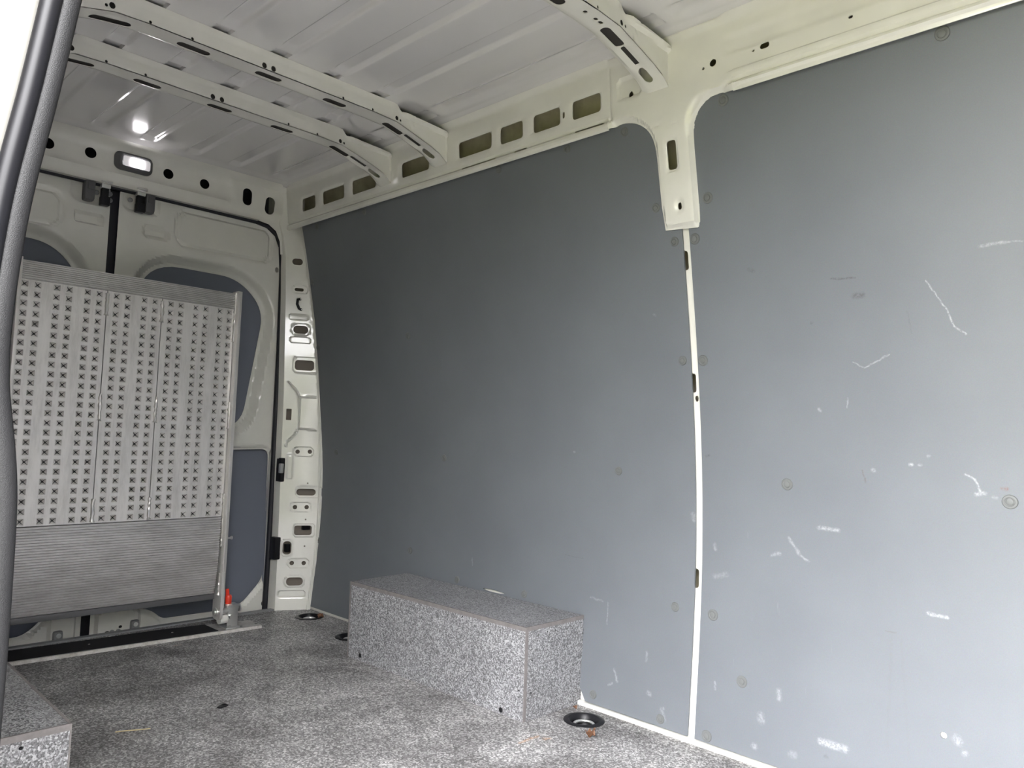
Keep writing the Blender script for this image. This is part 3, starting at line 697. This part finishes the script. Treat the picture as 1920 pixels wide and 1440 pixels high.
for d, (x, y) in ((door2, (108, 1194)), (door1, (252, 1172))):
    p = at(x, y, 1, 3.335); cl = boxo('door_clip', p[0] - .017, p[0] + .017, 3.322, 3.36, p[2] - .035, p[2] + .022, MGREY, d, .010)
    latheo('bolt', [(.009, 0), (.009, .004), (0, .005)], CHROME, cl, 12, Matrix.Translation((p[0], 3.323, p[2] + .006)) @ Matrix.Rotation(math.radians(90), 4, 'X'))
for (x, y) in ((210, 1186), (222, 1184)):
    p = at(x, y, 1, 3.335); latheo('bolt', [(.010, 0), (.010, .004), (0, .006)], MGREY, door1, 12, Matrix.Translation((p[0], 3.338, p[2])) @ Matrix.Rotation(math.radians(90), 4, 'X'))
# ---- roof bows
def make_bow(name, Yb, slots_px, holes_px, tip_dz, label):
    bow = empty(name, (1.1, Yb, 1.93), label, 'roof bow', kind='structure')
    far = [(1.56, 1.9835), (1.578, 1.963), (1.69, 1.957), (1.775, 1.953), (1.798, 1.938), (1.800, 1.91), (1.798, 1.836 + tip_dz), (1.765, 1.862), (1.713, 1.881), (1.626, 1.905), (1.56, 1.922), (1.47, 1.926)]
    web = far + [(2.2 - x, z) for x, z in far[::-1]]
    hs = []
    for (x, y, r) in holes_px:
        p = at(x, y, 1, Yb)
        if 0.45 < p[0] < 1.72 and p[2] < 1.985:
            p[2] = min(max(p[2], 1.9275 + r * 1.2), 1.974 - r * 1.2 - .03 * (p[0] > 1.55)); hs.append(circ(p[0], p[2], r, 10, r * 1.15))
    rim = np.array(far[:7])
    def dw(U, V):
        Uf = np.where(U < 1.1, 2.2 - U, U); d = np.full(U.shape, 9.)
        for A, B in zip(rim, rim[1:]):
            e = B - A; t = np.clip(((Uf - A[0]) * e[0] + (V - A[1]) * e[1]) / (e @ e), 0, 1); d = np.minimum(d, np.hypot(Uf - A[0] - t * e[0], V - A[1] - t * e[1]))
        return .013 * sst(d, .006, .014) * sst(-Uf, -1.60, -1.57) * sst(-V, -1.90, -1.87) + .005 * sst(-V, -1.978, -1.972) * sst(Uf, 1.54, 1.56) - .003 * sst(np.abs(Uf - 1.63 - (V - 1.93) * .3), .0008, .003)
    sheet('web', web, hs, map_y(Yb), .002, .0075, PAINT, bow, disp=dw, sm=30)
    bx = [p[0] for p in far[6:]][::-1]; bz = [p[1] for p in far[6:]][::-1]
    def zb(X): return np.interp(np.where(X < 1.1, 2.2 - X, X), bx, bz)
    ho = []
    for (x, y, ln) in slots_px:
        p = at(x, y, 2, 1.926)
        if ln > .03: ho.append(rrect(p[0], max(Yb + .030, min(Yb + .05, p[1])), ln, .030, .014))
        else: ho.append(rrect(p[0], Yb + .03, ln * 1.3, .011, .005))
    ho.append(rrect(1.742, Yb + .045, .050, .026, .012, ang=0))
    wid = .088
    sheet('underside', [(.402, Yb), (1.798, Yb), (1.798, Yb + wid), (.402, Yb + wid)], ho,
          lambda U, V, W: np.stack([U, V, zb(U) - W + .010 * sst(-(V - Yb), -(wid), -(wid - .02)) + .004 * np.abs(np.sin(0 * U))], 1), .002, .02, PAINT, bow,
          disp=lambda U, V: -.005 * sst(sdrr(U, V, 1.67, Yb + .045, .10, .03, .012), -.006, .006), sm=35, vstep=.011)
    sheet('channel_shade', [(.50, Yb + .006), (1.70, Yb + .006), (1.70, Yb + .074), (.50, Yb + .074)], [], lambda U, V, W: np.stack([U, V, zb(U) + .0045 - W], 1), .001, .03, CHANNEL_SHADE, bow); boxo('channel_shade', .42, 1.60, Yb + .008, Yb + .010, 1.930, 1.976, CHANNEL_SHADE, bow)  # dark strips added just behind the slots and holes as painted shade
    X_ = np.linspace(.402, 1.798, 60)
    loft('rear_flange', [[(x, Yb + wid, float(zb(x)) + .010), (x, Yb + wid + .010, max(float(zb(x)) + .02, 1.9775)), (x, Yb + wid + .045, 1.9775), (x, Yb + wid + .0455, 1.980)] for x in X_], PAINT, bow)
    return bow
make_bow('trim_7', 2.487, [(135, 120, .10), (273, 160, .085), (410, 204, .085), (525, 244, .085), (628, 282, .085)],
         [(122, 100, .005), (133, 103, .008), (199, 123, .004), (273, 145, .004), (399, 186, .008), (416, 192, .008), (541, 237, .004), (595, 257, .004), (638, 273, .007), (645, 276, .004)], -.006,
         'rearmost white roof bow with slots, nearest the rear doors')
make_bow('trim_8', 2.145, [(202, 38, .105), (363, 92, .095), (503, 144, .085), (627, 193, .085), (732, 238, .085)],
         [(199, 18, .004), (210, 21, .008), (282, 47, .004), (361, 75, .004), (496, 124, .008), (513, 131, .008), (644, 184, .004), (699, 208, .004), (744, 227, .007), (751, 230, .004)], 0,
         'middle white roof bow with slots and curved end bracket')
make_bow('trim_9', 1.185, [(1148, 63, .085), (1030, -3, .085), (1094, 24, .010), (1113, 37, .010), (1122, 43, .012)],
         [(1121, 13, .004), (1166, 45, .007), (1173, 52, .004)], 0, 'white roof bow running into the pillar head')
# ---- near side wall, partition
sh = np.linspace(-.05, 2.02, 24)
def XL(z): return 2.125 - XW(z)
def side(name, y0, y1, z0, z1, par=None, **k):
    zz = np.linspace(z0, z1, 20); secs = []
    for z in zz:
        xi = float(XL(z)); secs.append([(xi, y0, z), (xi, y1, z), (xi - .10, y1, z), (xi - .10, y0, z)])
    return loft(name, secs, PAINT, par, closed=True, **k)
wl = side('wall_left', 1.02, 3.47, -.05, 2.03, kind='structure', label='white side wall behind the sliding door opening', cat='wall')
side('front_section', -1.10, -.36, -.05, 2.03, wl); side('door_header', -.38, 1.04, 1.80, 2.03, wl)
boxo('wall_front', .05, 2.1, -1.12, -1.05, -.05, 2.03, LINING, kind='structure', label='grey partition behind the cab', cat='wall')
# ---- sliding door jamb: textured edge trim, rubber seal, white body metal
edge = [(0, 1600), (0, 1400), (2, 1260), (8, 1200), (15, 1080), (21, 1000), (24.5, 930), (25, 885), (23, 850), (17, 810), (11, 775), (6, 730), (5, 680), (11, 620), (19, 560), (29, 490), (38, 440), (50, 380), (63, 318), (81, 260), (99, 195), (122, 95), (145, 0), (172, -120), (202, -260)]
JY = .96
ep = [(float(at(x, y, 1, JY)[0]), float(at(x, y, 1, JY)[2])) for x, y in edge]
ep[0] = (ep[2][0] - .002, -.02); ep[1] = (ep[2][0] - .002, .30)
ep.append((ep[-1][0] + .05, 1.62)); ep.append((ep[-1][0] + .05, 1.80))
ez = np.array([p[1] for p in ep]); ex = np.array([p[0] for p in ep]); o_ = np.argsort(ez); ez, ex = ez[o_], ex[o_]
zz = np.linspace(-.02, 1.80, 150); xx = np.interp(zz, ez, ex); ker = np.ones(9) / 9; xx = np.convolve(np.pad(xx, 4, mode='edge'), ker, mode='valid')
jamb = empty('trim_10', (float(xx[0]), JY, 0), 'near jamb of the sliding door opening with grey textured trim and rubber seal', 'door jamb', kind='structure')
tubeo('edge_trim', [(x - .0062, JY, z) for x, z in zip(xx, zz)], .0062, SILVER, jamb, 14, rz=.011)
tubeo('seal_bulb', [(x - .0235, JY - .001, z) for x, z in zip(xx, zz)], .0088, RUB2, jamb, 14, rz=.011)
loft('seal_channel', [[(x - .0345, JY + .004, z), (x - .0335, JY - .004, z), (x - .032, JY + .004, z), (x - .014, JY + .005, z), (x - .002, JY + .010, z), (x - .006, JY + .09, z)] for x, z in zip(xx, zz)], SEALB, jamb)
loft('body_flange', [[(x - .34, JY - .12, z), (x - .20, JY - .085, z), (x - .15, JY - .05, z), (x - .105, JY - .052, z), (x - .080, JY - .020, z), (x - .055, JY - .018, z), (x - .039, JY - .004, z), (x - .034, JY + .003, z), (x - .034, JY + .08, z)] for x, z in zip(xx, zz)], PAINT, jamb)

# ================================================================ THINGS
# ---- wheel arch boxes
def make_wheel_box(corners, h, faces, label, screws, near):
    """corners: floor footprint inner-front, inner-rear, outer-rear, outer-front"""
    c = [np.array(p, float) for p in corners]; t = .012
    cen = sum(c) / 4
    b = empty('wheel_arch_box', (cen[0], cen[1], 0), label, 'wheel box', 'boxed-in wheel arches')
    def wall(nm, p, q, z1):
        d = (q - p) / np.linalg.norm(q - p); n = np.array([d[1], -d[0]])
        if n @ (cen - p) < 0: n = -n
        return prism(nm, [tuple(p), tuple(q), tuple(q + n * t), tuple(p + n * t)], 0, z1, BOXM, b)
    fi, ri, ro, fo = c
    wall('side_panel', fi, ri, h - t); dfo = (fo - fi) / np.linalg.norm(fo - fi); ew = .0022 if near else .0108; wall('end_panel', fi + dfo * ew, fo, h - t); wall('end_panel', ri + (ro - ri) * .045, ro, h - t)
    top = prism('top_panel', [tuple(p) for p in (fi, ri, ro, fo)], h - t, h, BOXM, b)
    # cut ply edges along the top and the corners
    def strip(p, q, z0, z1, e=.0012):
        d = (q - p) / np.linalg.norm(q - p); n = np.array([d[1], -d[0]])
        if n @ (cen - p) > 0: n = -n
        prism('cut_edge', [tuple(p + n * e), tuple(q + n * e), tuple(q - n * .004), tuple(p - n * .004)], z0, z1, EDGE, b)
    for p, q in ((fi, ri), (fi, fo)): strip(p, q, h - t, h + .0004)
    d = (fo - fi) / np.linalg.norm(fo - fi); strip(fi, fi + d * ew, 0, h - t); strip(fi + (fi - ri) / np.linalg.norm(fi - ri) * .0, fi + (ri - fi) / np.linalg.norm(ri - fi) * .001, 0, h - t)
    d2 = (ro - ri) / np.linalg.norm(ro - ri); strip(ri + (fi - ri) / np.linalg.norm(fi - ri) * .008, ri, 0, h - t)
    for (pt, nrm, r) in screws:
        z = Vector(nrm).normalized(); M = Matrix.Translation(pt) @ z.to_track_quat('Z', 'Y').to_matrix().to_4x4()
        latheo('screw', [(r, -.001), (r, .001), (r * .7, .0022), (r * .3, .0012), (0, .001)], BLACK, b, 12, M)
    return b
fi, ri, ro, fo = (1.710, 1.588), (1.685, 2.474), (1.965, 2.49), (1.978, 1.586)
sd = np.array(ri) - np.array(fi); sd /= np.linalg.norm(sd); sn = (-sd[1], sd[0], 0)
def onside(x, y): return tuple(onpl(x, y, (fi[0], fi[1], 0), sn))
def onend(x, y): return tuple(onpl(x, y, (fi[0], fi[1], 0), (0, 1, 0)))
sc_ = [(onside(675, 1229), sn, .0080), (onside(939, 1331), sn, .0080), (onside(867, 1156), sn, .002), (onside(973, 1295), sn, .002), (onend(1093, 1184), (0, -1, 0), .0080),
       (onend(997, 1238), (0, -1, 0), .002), (onend(995, 1299), (0, -1, 0), .002), (onend(1026, 1184), (0, -1, 0), .002), (onend(1041, 1181), (0, -1, 0), .002)]
make_wheel_box((fi, ri, ro, fo), .2755, None, 'grey speckled wheel arch box standing against the lined side wall', sc_, False)
nb = onpl(39, 1403, (0, 1.632, 0), (0, 1, 0))
make_wheel_box(((.499, 1.632), (.505, 2.52), (.17, 2.52), (.17, 1.632)), .272, None, 'grey speckled wheel arch box cut off by the lower left corner of the photo',
               [(tuple(nb), (0, -1, 0), .0035)], True)
# ---- tie-down points
def make_tie(x, y, rot, label):
    t = empty('tie_down_point', (x, y, 0), label, 'tie-down', 'floor tie-down points')
    T = Matrix.Translation((x, y, 0)) @ Matrix.Rotation(rot, 4, 'Z')
    latheo('rim', [(.040, -.010), (.044, .0005), (.048, .0042), (.056, .0042), (.062, .0018), (.0625, .0003), (.046, .0002)], BLACK, t, 36, T)
    latheo('cup', [(.0485, .001), (.046, -.008), (.043, -.026), (.036, -.034), (0, -.034)], BLACK, t, 30, T)
    ring = [T @ Vector((.030 * math.cos(a), .019 * math.sin(a) * (1.15 if math.sin(a) > 0 else .9), -.013 + .004 * math.sin(a))) for a in np.linspace(0, 2 * math.pi, 26)[:-1]]
    tubeo('ring', ring, .0046, CHROME, t, 10, closed=True)
    bm = bmesh.new(); add_box(bm, -.030, .030, -.024, -.015, -.019, -.010, T, .003); link('ring_bar', bm_mesh(bm, 'ring_bar'), CHROME, t, smooth=40)
    return t
make_tie(*TIES[0], math.radians(-42), 'black tie-down cup with silver ring in front of the far wheel arch box')
make_tie(*TIES[1], math.radians(-20), 'black tie-down cup with silver ring in the floor corner by the perforated pillar')
make_tie(*TIES[2], math.radians(-60), 'black tie-down cup half hidden behind the far wheel arch box')
# ---- folded aluminium ramp
RYF = 3.06
ramp_o = empty('loading_ramp', (1.07, 3.08, .08), 'folded aluminium ramp with rows of star-shaped holes standing at the rear doors', 'ramp')
pair = .0997; C0 = .688; colsx = [C0 + pair * k + e for k in range(8) for e in (0, .0398)]; rowsz = [1.311 - .0343 * r for r in range(25)]
PL = [(.672, .9525, colsx[:6]), (.9555, 1.1515, colsx[6:10]), (1.1545, 1.446, colsx[10:])]
cl = .0128
bm = bmesh.new()
v = lambda a, y, b: bm.verts.new((a, y, b))
o4 = [v(-cl, 0, -cl), v(cl, 0, -cl), v(cl, 0, cl), v(-cl, 0, cl)]; t_ = .0106; t4 = [v(-t_, 0, -t_), v(t_, 0, -t_), v(t_, 0, t_), v(-t_, 0, t_)]
i_ = .0026; i4 = [v(0, .0075, -i_), v(i_, .0075, 0), v(0, .0075, i_), v(-i_, .0075, 0)]
for k in range(4):
    bm.faces.new((o4[k], o4[(k + 1) % 4], t4[(k + 1) % 4], t4[k])); bm.faces.new((t4[k], t4[(k + 1) % 4], i4[k]))
CLEAT = bpy.data.meshes.new('star_hole'); bm.to_mesh(CLEAT)
CLEAT.materials.append(ALU)
rest = []; planks = []; count = []
for (x0, x1, cs) in PL:
    hs = [[(c - cl, z - cl), (c + cl, z - cl), (c + cl, z + cl), (c - cl, z + cl)] for c in cs for z in rowsz]
    pk = sheet('plank', [(x0, .472), (x1, .472), (x1, 1.327), (x0, 1.327)], hs, map_y(RYF), .004, .3, ALU, ramp_o, sm=30); planks.append(pk)
    boxo('plank_edge', x1 - .004, x1, RYF + .002, RYF + .04, .472, 1.327, ALU, pk); boxo('plank_edge', x0, x0 + .004, RYF + .002, RYF + .04, .472, 1.327, ALU, pk)
    count += [(c, z, pk) for c in cs for z in rowsz]
count.sort(key=lambda q: -(1 / (np.hypot(q[0], RYF))))
for i, (c, z, pk) in enumerate(count):
    if i < 300:
        o = bpy.data.objects.new('star_hole', CLEAT); COL.objects.link(o); o.parent = pk; o.location = (c, RYF, z)
    else: rest.append((c, z))
bmr = bmesh.new()
for c, z in rest:
    b2 = bm.copy(); bmesh.ops.translate(b2, verts=b2.verts, vec=(c, RYF, z)); tmp = bpy.data.meshes.new('t'); b2.to_mesh(tmp); b2.free(); bmr.from_mesh(tmp); bpy.data.meshes.remove(tmp)
bm.free()
me = bpy.data.meshes.new('star_holes'); bmr.to_mesh(me); bmr.free()
link('star_holes', me, ALU, ramp_o, kind='stuff')
boxo('plank_backing', .672, 1.446, RYF + .040, RYF + .043, .46, 1.335, DGREY, ramp_o)  # dark sheet added behind the planks so the star holes read black
def ribbed(name, x0, x1, z0, z1, pitch, yf, dep, sag=lambda t: 0.):
    n = int((z1 - z0) / pitch); bm = bmesh.new(); pr_ = []
    for k in range(n):
        b = z0 + (z1 - z0) * k / n; p = (z1 - z0) / n
        for f, d in ((0, 1), (.20, 1), (.30, .15), (.40, 0), (.80, 0), (.90, .15), (1., 1)):
            if f == 1. and k < n - 1: continue
            z = b + p * f; pr_.append((yf + dep * d + sag((z - z0) / (z1 - z0)), z))
    pr_ += [(yf + .03, z1), (yf + .03, z0)]
    A = [bm.verts.new((x0, y, z)) for y, z in pr_]; B = [bm.verts.new((x1, y, z)) for y, z in pr_]; m = len(A)
    for i in range(m): bm.faces.new((A[i], A[(i + 1) % m], B[(i + 1) % m], B[i]))
    bm.faces.new(A); bm.faces.new(B[::-1])
    return link(name, bm_mesh(bm, name), ALUR, ramp_o, smooth=20)
ribbed('ribbed_head_plate', .672, 1.446, 1.329, 1.393, .0066, RYF - .005, .0055)
ribbed('ribbed_foot_plate', .672, 1.440,   .158, .470, .0092, RYF - .005, .0066, lambda t: .022 * (1 - t) ** 3)
boxo('foot_lip', .672, 1.440, RYF + .015, RYF + .05, .136, .158, DGREY, ramp_o, .004)
for (xa, xb) in ((.660, .671), (1.448, 1.4545)):
    boxo('side_rail', xa, xb, RYF - .030, RYF + .045, .150, 1.398, ALU, ramp_o, .0015)
boxo('side_rail', 1.4545, 1.475, RYF - .004, RYF + .045, .095, 1.405, ALU, ramp_o, .0015)
lug = rounded([(-.030, .055), (.040, .055), (.045, .25), (-.028, .25)], [.028, .028, .004, .004])
bm = bmesh.new(); A = [bm.verts.new((1.447, RYF + y, z)) for y, z in lug]; B = [bm.verts.new((1.4585, RYF + y, z)) for y, z in lug]
bm.faces.new(A[::-1]); bm.faces.new(B)
for i in range(len(A)): j = (i + 1) % len(A); bm.faces.new((A[i], A[j], B[j], B[i]))
link('pivot_lug', bm_mesh(bm, 'pivot_lug'), ALU, ramp_o, smooth=30)
latheo('pivot_bolt', [(.017, 0), (.017, .004), (.010, .005), (.010, .010), (.004, .012), (0, .012)], CHROME, ramp_o, 18, Matrix.Translation((1.447, RYF + .006, .085)) @ Matrix.Rotation(math.radians(-90), 4, 'Y'))
def bead(x, y, z0, z1, par=ramp_o, r=.0062):
    n = max(6, int((z1 - z0) / .006)); rs = [r * random.uniform(.6, 1.25) for _ in range(n)]; rs[0] = r * 1.5
    tubeo('weld_bead', [(x + random.uniform(-.0012, .0012), y, z0 + (z1 - z0) * k / (n - 1)) for k in range(n)], rs, WELD, par, 7)
for xw in (.954, 1.153):
    for (za, zb_) in ((1.235, 1.318), (.845, .945), (.476, .56)): bead(xw, RYF - .001, za, zb_)
for (za, zb_) in ((1.19, 1.395), (.83, .94), (.35, .565), (.155, .245)): bead(1.447, RYF - .002, za, zb_, r=.006)
p = at(438, 1008, 1, RYF + .02)
latheo('side_bolt', [(.008, 0), (.008, .006), (.004, .007), (.004, .022), (.008, .023), (.008, .028), (0, .028)], CHROME, ramp_o, 12, Matrix.Translation((1.475, RYF + .02, float(p[2]))) @ Matrix.Rotation(math.radians(90), 4, 'Y'))
# ---- ramp mount on the floor: plate, grip strip, hinge bracket with red lever
mount = empty('ramp_mount', (1.0, 3.15, 0), 'steel ramp base plate with black grip strip and hinge bracket with red lever', 'ramp mount')
fy = lambda x: 3.031 + (1.636 - x) * .049
prism('base_plate', rounded([(.27, fy(.27)), (1.636, fy(1.636)), (1.634, 3.147), (1.45, 3.174), (1.279, 3.20), (.27, 3.25)], [0, .012, .02, 0, 0, 0]), .0004, .012, PLATE, mount)
prism('front_edge', [(.27, fy(.27) - .003), (1.632, fy(1.636) - .003), (1.632, fy(1.636) + .0), (1.632, fy(1.632) + .004), (.27, fy(.27) + .012)], .0004, .0125, PEDGE, mount)
prism('grip_strip', [(.29, fy(.29) + .013), (1.452, fy(1.452) + .006), (1.450, 3.171), (1.279, 3.196), (.29, 3.246)], .0121, .0145, GRIP, mount)
for (x, y) in ((480, 1169), (452, 1174), (455, 1163)):
    p = at(x, y, 2, .0125); latheo('plate_screw', [(.006, 0), (.006, .001), (.003, .0012), (0, .0004)], DGREY, mount, 12, Matrix.Translation(p))
for (x, y) in ((323, 1186), (167, 1208)):
    p = at(x, y, 2, .0146); latheo('strip_rivet', [(.004, 0), (.004, .0008), (0, .0012)], PEDGE, mount, 10, Matrix.Translation(p))
BX, BY = 1.498, 3.095
br = empty('b') if False else None
bkt = boxo('bracket', BX - .002, BX + .044, BY - .030, BY - .024, .012, .098, CHROME, mount, .002)
boxo('bracket_side', BX + .038, BX + .044, BY - .027, BY + .025, .012, .098, CHROME, bkt, .002)
boxo('bracket_side', BX - .002, BX + .004, BY - .027, BY + .025, .050, .098, CHROME, bkt, .002)
boxo('bracket_top', BX - .008, BX + .050, BY - .032, BY + .025, .096, .104, CHROME, bkt, .002)
boxo('bracket_foot', BX - .014, BX + .046, BY - .050, BY + .02, .012, .018, CHROME, bkt, .002)
latheo('bracket_bolt', [(.008, 0), (.008, .006), (.004, .007), (0, .007)], CHROME, bkt, 6, Matrix.Translation((BX + .003, BY - .040, .018)))
tubeo('hinge_pin', [(1.452, RYF + .006, .085), (1.496, RYF + .006, .085)], .011, CHROME, mount, 14)
tubeo('spacer_sleeve', [(1.459, RYF + .004, .052), (1.492, RYF + .008, .052)], .017, mat('white_nylon', (.75, .74, .70), .5), mount, 16)
tubeo('hinge_bolt', [(BX + .010, BY - .033, .060), (BX + .010, BY - .045, .060)], .009, CHROME, mount, 12)
tubeo('locking_pin', [(BX + .04, BY, .085), (BX + .058, BY, .085)], .008, CHROME, mount, 14)
latheo('pin_knob', [(.006, 0), (.017, .002), (.017, .008), (.009, .011), (0, .012)], CHROME, mount, 18, Matrix.Translation((BX + .056, BY, .085)) @ Matrix.Rotation(math.radians(90), 4, 'Y'))
lv = latheo('lever', [(.004, 0), (.013, .002), (.014, .028), (.011, .036), (.008, .036), (.006, .028), (0, .027)], RED, mount, 18, Matrix.Translation((BX + .010, BY - .005, .106)))
boxo('lever_arm', BX - .001, BX + .013, BY - .008, BY - .001, .136, .168, RED, lv, .003, Matrix.Translation((BX, BY, .14)) @ Matrix.Rotation(math.radians(-7), 4, 'Y') @ Matrix.Translation((-BX, -BY, -.14)))
latheo('lever_washer', [(.015, 0), (.015, .003), (0, .003)], CHROME, lv, 14, Matrix.Translation((BX + .010, BY - .005, .104)))
# ---- interior lamp in the rear header
LX, LZ = _lm
lamp = empty('interior_lamp', (LX, HY, LZ), 'lit rectangular interior lamp in a dark housing on the rear header', 'lamp')
ho_ = rrect(LX - .002, LZ, .150, .078, .026, 6); op = rrect(LX + .006, LZ - .001, .108, .044, .010, 4)
def d_lamp(U, V): return .006 + .022 * (1 - sst(-sdpoly(U, V, ho_), .0, .016)) - .006 * sst(sdpoly(U, V, op), .0, .006)
sheet('housing', ho_, [op], map_y(HY + .012), .012, .006, DGREY, lamp, disp=d_lamp, sm=40)
sheet('lens', rrect(LX + .006, LZ - .001, .109, .045, .010, 4), [], map_y(HY - .004), .004, .02, LENS, lamp)
sheet('led_module', rrect(LX + .010, LZ - .001, .050, .030, .004, 3), [], map_y(HY - .0065), .0015, .02, LED, lamp)
# ---- litter on the floor
LEAF = mat('dry_leaf', (.36, .17, .07), .7)
L(LEAF, ramp(LEAF, noise(LEAF, 120, 3, .7, objco(LEAF)).outputs[0], [(.3, (.06, .026, .013)), (.55, (.14, .062, .03)), (.8, (.25, .13, .065))]), P(LEAF).inputs['Base Color'])
def make_leaf(name, x, y, s, seed, label, m=LEAF):
    rnd = random.Random(seed); n = 22; out_ = []
    for k in range(n):
        a = 2 * math.pi * k / n; r = s * (.62 + .38 * abs(math.cos(2.5 * a + .6))) * rnd.uniform(.8, 1.1); out_.append((r * math.cos(a) * 1.25, r * math.sin(a)))
    ph = [rnd.uniform(0, 6) for _ in range(4)]
    def mp(U, V, W):
        h = s * (.34 * np.sin(U / s * 3.4 + ph[0]) + .30 * np.sin(V / s * 4.4 + ph[1]) + .22 * np.sin((U + V) / s * 7 + ph[2])) + .45 * np.hypot(U, V)
        return np.stack([U, V, h + W], 1)
    o = sheet(name, out_, [], mp, .0006, s * .14, m, sm=25, label=label, cat='leaf' if m is LEAF else 'debris')
    zmin = min(q.co.z for q in o.data.vertices); o.location = (x, y, -zmin + .0004); return o
p = at(1107, 1382, 2, .004); make_leaf('dry_leaf', p[0], p[1], .015, 3, 'crumpled brown dry leaf beside the tie-down cup near the wall')
p = at(601, 1157, 2, .004); make_leaf('dry_leaf', p[0], p[1], .014, 8, 'small brown dry leaf lying by the tie-down cup in the rear corner')
p = at(1079, 1327, 2, .003); make_leaf('dry_leaf_crumb', p[0], p[1], .006, 5, 'tiny tan leaf crumb at the foot of the far wheel arch box')
p = at(418, 1324, 2, .003)
bm = bmesh.new(); add_box(bm, -.016, .016, -.008, .009, 0, .004, Matrix.Translation((p[0], p[1], .0005)) @ Matrix.Rotation(.5, 4, 'Z'), .0015)
for v_ in bm.verts: v_.co.x += .12 * (v_.co.y - p[1]) + .002 * math.sin(v_.co.y * 900); v_.co.z += .002 * max(0, math.sin(v_.co.x * 300))
link('bark_chip', bm_mesh(bm, 'bark_chip'), BLACK, smooth=40, label='small black chip of bark lying mid-floor', cat='debris')
p, q = at(216, 1373, 2, .002), at(282, 1366, 2, .002)
tubeo('straw_stalk', [tuple(p + (q - p) * k / 6 + np.array([0, 0, .0006 + .0006 * math.sin(k)])) for k in range(7)], .0014, mat('straw', (.55, .46, .26), .6), None, 6, label='thin pale straw stalk lying on the floor near the cut-off wheel box', cat='straw')
